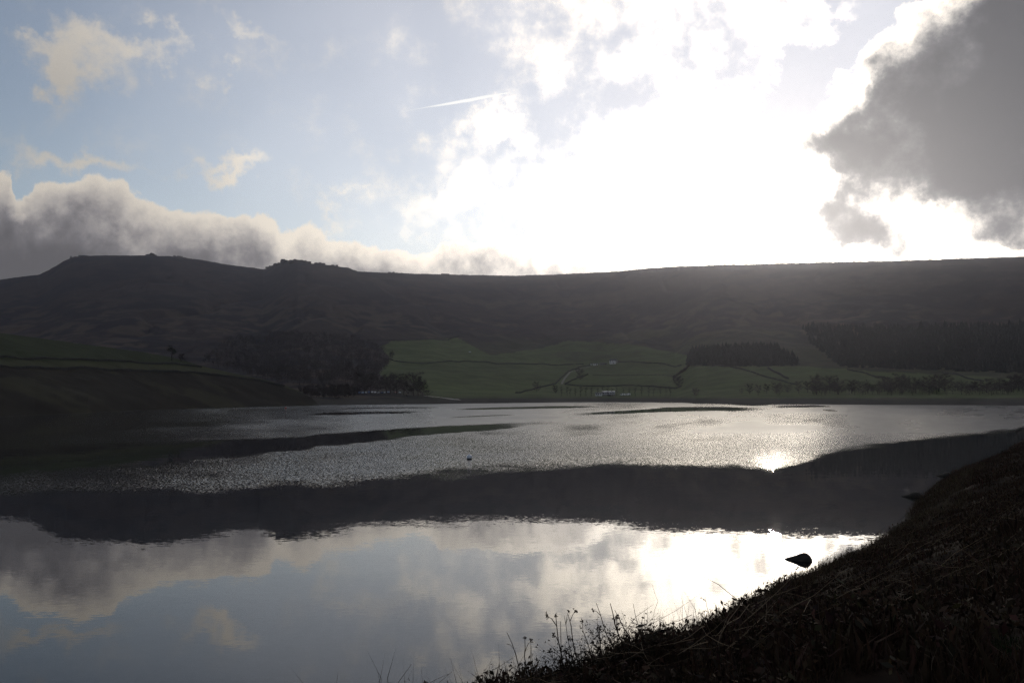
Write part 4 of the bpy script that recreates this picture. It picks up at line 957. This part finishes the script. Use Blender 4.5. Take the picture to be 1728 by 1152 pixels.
# ---- tall dead weeds standing against the water, each one by itself
STEM_M = mat('dry_stem', (0.030, 0.021, 0.015), 0.9, 0.1, 0.3, 20.0); SEED_M = mat('seed_head', (0.028, 0.019, 0.013), 0.95, 0.05, 0.3, 30.0)
def on_bank_px(px, py):
    d = ray(px, py); h = math.hypot(d[0], d[1]); r = np.arange(3.0, 60.0, .05); X, Y, Zr = d[0] / h * r, d[1] / h * r, EYE + d[2] / h * r
    dd = (X[:, None] - BC[None, ::1, 0]) ** 2 + (Y[:, None] - BC[None, ::1, 1]) ** 2; j = np.argmin(dd, 1)
    sgn = (X - BC[j, 0]) * BN[j, 0] + (Y - BC[j, 1]) * BN[j, 1]; g = bank_h(X, Y, sgn); k = np.where(g >= Zr)[0]
    k = k[0] if len(k) else int(np.argmin(Zr - g)); return np.array([X[k], Y[k], g[k]]), r[k]
def weed(bpx, bpy, tpx_, tpy_, label, rad=.0045, branches=3, bend=0.0, heads=True):
    p, r = on_bank_px(bpx, bpy); d = ray(tpx_, tpy_); tip = np.array([d[0], d[1], d[2]]) * (r / math.hypot(d[0], d[1])) + np.array([0, 0, EYE])
    tip = tip - p; root = empty('dead_weed', p); rn = random.Random(int(bpx * 7 + tpx_)); side = Vector((-(tip[2]), 0, tip[0])).normalized() * bend * np.linalg.norm(tip)
    dep = rn.uniform(-.2, .3); pts = []
    for j in range(8):
        k = j / 7; q = Vector(tip) * k + side * math.sin(PI * k) + Vector((0, dep * k * k, 0)) + Vector((rn.gauss(0, .006), 0, rn.gauss(0, .006))); q.z -= .12 * (1 - k); pts.append(q)
    rads = [rad * (1.15 - .8 * j / 7) for j in range(8)]
    st = MB().tube([tuple(q) for q in pts], rads, 5).build('stem', STEM_M, root, True); L = float(np.linalg.norm(tip))
    def seed(c, s):
        hd = MB()
        for _ in range(14):
            o = c + Vector((rn.gauss(0, s), rn.gauss(0, s), rn.gauss(0, s * 1.2))); v = Vector((rn.gauss(0, 1), rn.gauss(0, 1), rn.gauss(0, 1))).normalized() * s * 1.1; w = v.orthogonal() * .5; hd.quad(o - v, o + w, o + v, o - w)
        hd.build('seed_head', SEED_M, root)
    for b in range(branches):
        k = rn.uniform(.3, .92); i = int(k * 7); o = pts[i].lerp(pts[min(i + 1, 7)], k * 7 - i); a = rn.choice([-1, 1]) * rn.uniform(.35, .9); tdir = (pts[min(i + 1, 7)] - pts[i]).normalized()
        dv = Vector((tdir.x * math.cos(a) - tdir.z * math.sin(a), rn.uniform(-.4, .4), tdir.x * math.sin(a) + tdir.z * math.cos(a))); e = o + dv * L * rn.uniform(.08, .22); m_ = o.lerp(e, .5) + Vector((0, 0, .02))
        MB().tube([tuple(o), tuple(m_), tuple(e)], [rad * .55, rad * .45, rad * .25], 4).build('side_twig', STEM_M, root, True)
        if heads and rn.random() < .7: seed(e, .012)
    if heads and rn.random() < .35: seed(pts[-1], .01)
    return tag(root, label, 'weed', 'tall dead weeds at the water edge')
W = [(868, 1175, 850, 1112, 2, .03), (885, 1180, 856, 1068, 3, -.06), (900, 1178, 885, 1068, 2, .04), (925, 1178, 895, 1096, 5, .05), (942, 1170, 948, 1058, 1, -.02), (975, 1165, 936, 1032, 4, .06), (985, 1150, 953, 1040, 5, .04), (992, 1160, 962, 1045, 3, .02),
     (1010, 1150, 1013, 1062, 6, -.02), (1022, 1145, 984, 1055, 5, .05), (1062, 1120, 1008, 1020, 2, .06), (1078, 1118, 1027, 1014, 3, .05), (1090, 1116, 1040, 1034, 2, -.03), (1096, 1110, 1045, 1044, 3, .04), (1105, 1105, 1071, 1022, 2, .07), (1125, 1095, 1082, 1048, 1, .05),
     (1152, 1082, 1099, 984, 4, .05), (1160, 1075, 1148, 1040, 4, 0), (1172, 1070, 1120, 1041, 1, -.12), (1190, 1062, 1183, 1030, 3, .02), (1205, 1055, 1190, 1008, 4, .02), (1215, 1050, 1200, 1034, 3, 0), (1262, 1025, 1252, 992, 2, .02), (1282, 1015, 1277, 975, 2, 0), (1440, 930, 1425, 910, 3, .05), (1352, 968, 1345, 948, 2, 0), (1402, 945, 1397, 922, 2, .03)]
for i, (a, b, c, d_, nb, be) in enumerate(W):
    weed(a, b, c, d_, 'tall dry weed stalk against the bright water, %s from left along the bank' % ORD[i], .0075 + .0018 * (i % 3), nb, be)
# ---- leafy brambles at the bottom of the bank
LEAF_M = mat('bramble_leaves', (0.030, 0.022, 0.014), 0.8, 0.2, 0.4, 25.0)
def bramble(px, py, R, H, label, seed):
    p, r = on_bank_px(px, py); rn = random.Random(seed); root = empty('bramble_bush', p); st = MB(); lf = MB()
    for k in range(26):
        a = rn.uniform(0, 6.28); e = Vector((math.cos(a) * R * rn.random() ** .5, math.sin(a) * R * rn.random() ** .5, H * rn.uniform(.45, 1.1))); m_ = e * .5 + Vector((0, 0, H * .15)); o = Vector((e.x * .25, e.y * .25, -.1))
        st.tube([tuple(o), tuple(m_), tuple(e)], [.004, .003, .0012], 4)
        for _ in range(26):
            t = rn.uniform(.25, 1.05); c = (o.lerp(m_, t * 2) if t < .5 else m_.lerp(e, t * 2 - 1)) + Vector((rn.gauss(0, .035), rn.gauss(0, .035), rn.gauss(0, .035)))
            v = Vector((rn.gauss(0, 1), rn.gauss(0, 1), rn.gauss(0, 1))).normalized() * rn.uniform(.008, .017); w = v.orthogonal().normalized() * v.length * .55; lf.quad(c - v, c + w, c + v, c - w)
    st.build('stems', STEM_M, root); lf.build('leaves', LEAF_M, root)
    return tag(root, label, 'bush', 'bramble bushes on the near bank')
BB = [(935, 1175, .45, .42, 'leftmost low bramble at the bottom edge of the picture'), (985, 1165, .5, .5, 'second bramble from left, below the tallest crossing weeds'), (1035, 1140, .5, .5, 'leafy bramble third from left at the foot of the bank'), (1075, 1130, .5, .45, 'bramble fourth from left on the lower bank edge'),
      (1105, 1100, .45, .55, 'bramble fifth from left with arching twigs over the water'), (1135, 1088, .5, .55, 'bramble sixth from left where the bank starts to rise'), (1175, 1068, .4, .35, 'seventh bramble from left on the rising bank edge'), (1240, 1032, .4, .4, 'bramble on the bank edge just below the bright glare'), (1285, 1000, .4, .35, 'small bramble on the bank edge inside the bright glare'),
      (1315, 985, .4, .35, 'bramble on the bank edge left below the boulder'), (1385, 948, .45, .4, 'bramble on the bank edge right below the boulder'), (1480, 892, .5, .4, 'rightmost bramble, on the bank edge above the glare')]
for i, (x, y, R_, H_, lab) in enumerate(BB): bramble(x, y, R_, H_, lab, 60 + i)

# ================================================================== haze (stuff)
def build_haze():
    m = bpy.data.materials.new('haze_air'); m.use_nodes = True; T = NT(m.node_tree); T.n.clear()
    o = T.new('ShaderNodeOutputMaterial'); v = T.new('ShaderNodeVolumePrincipled')
    v.inputs['Color'].default_value = (0.86, 0.87, 1.0, 1); v.inputs['Density'].default_value = 0.000078; v.inputs['Anisotropy'].default_value = 0.82
    T.l.new(v.outputs[0], o.inputs['Volume'])
    h = MB().box((-2500, -1250, -6), (2500, 2500, 345)).build('haze', m)
    tag(h, kind='stuff')
build_haze()
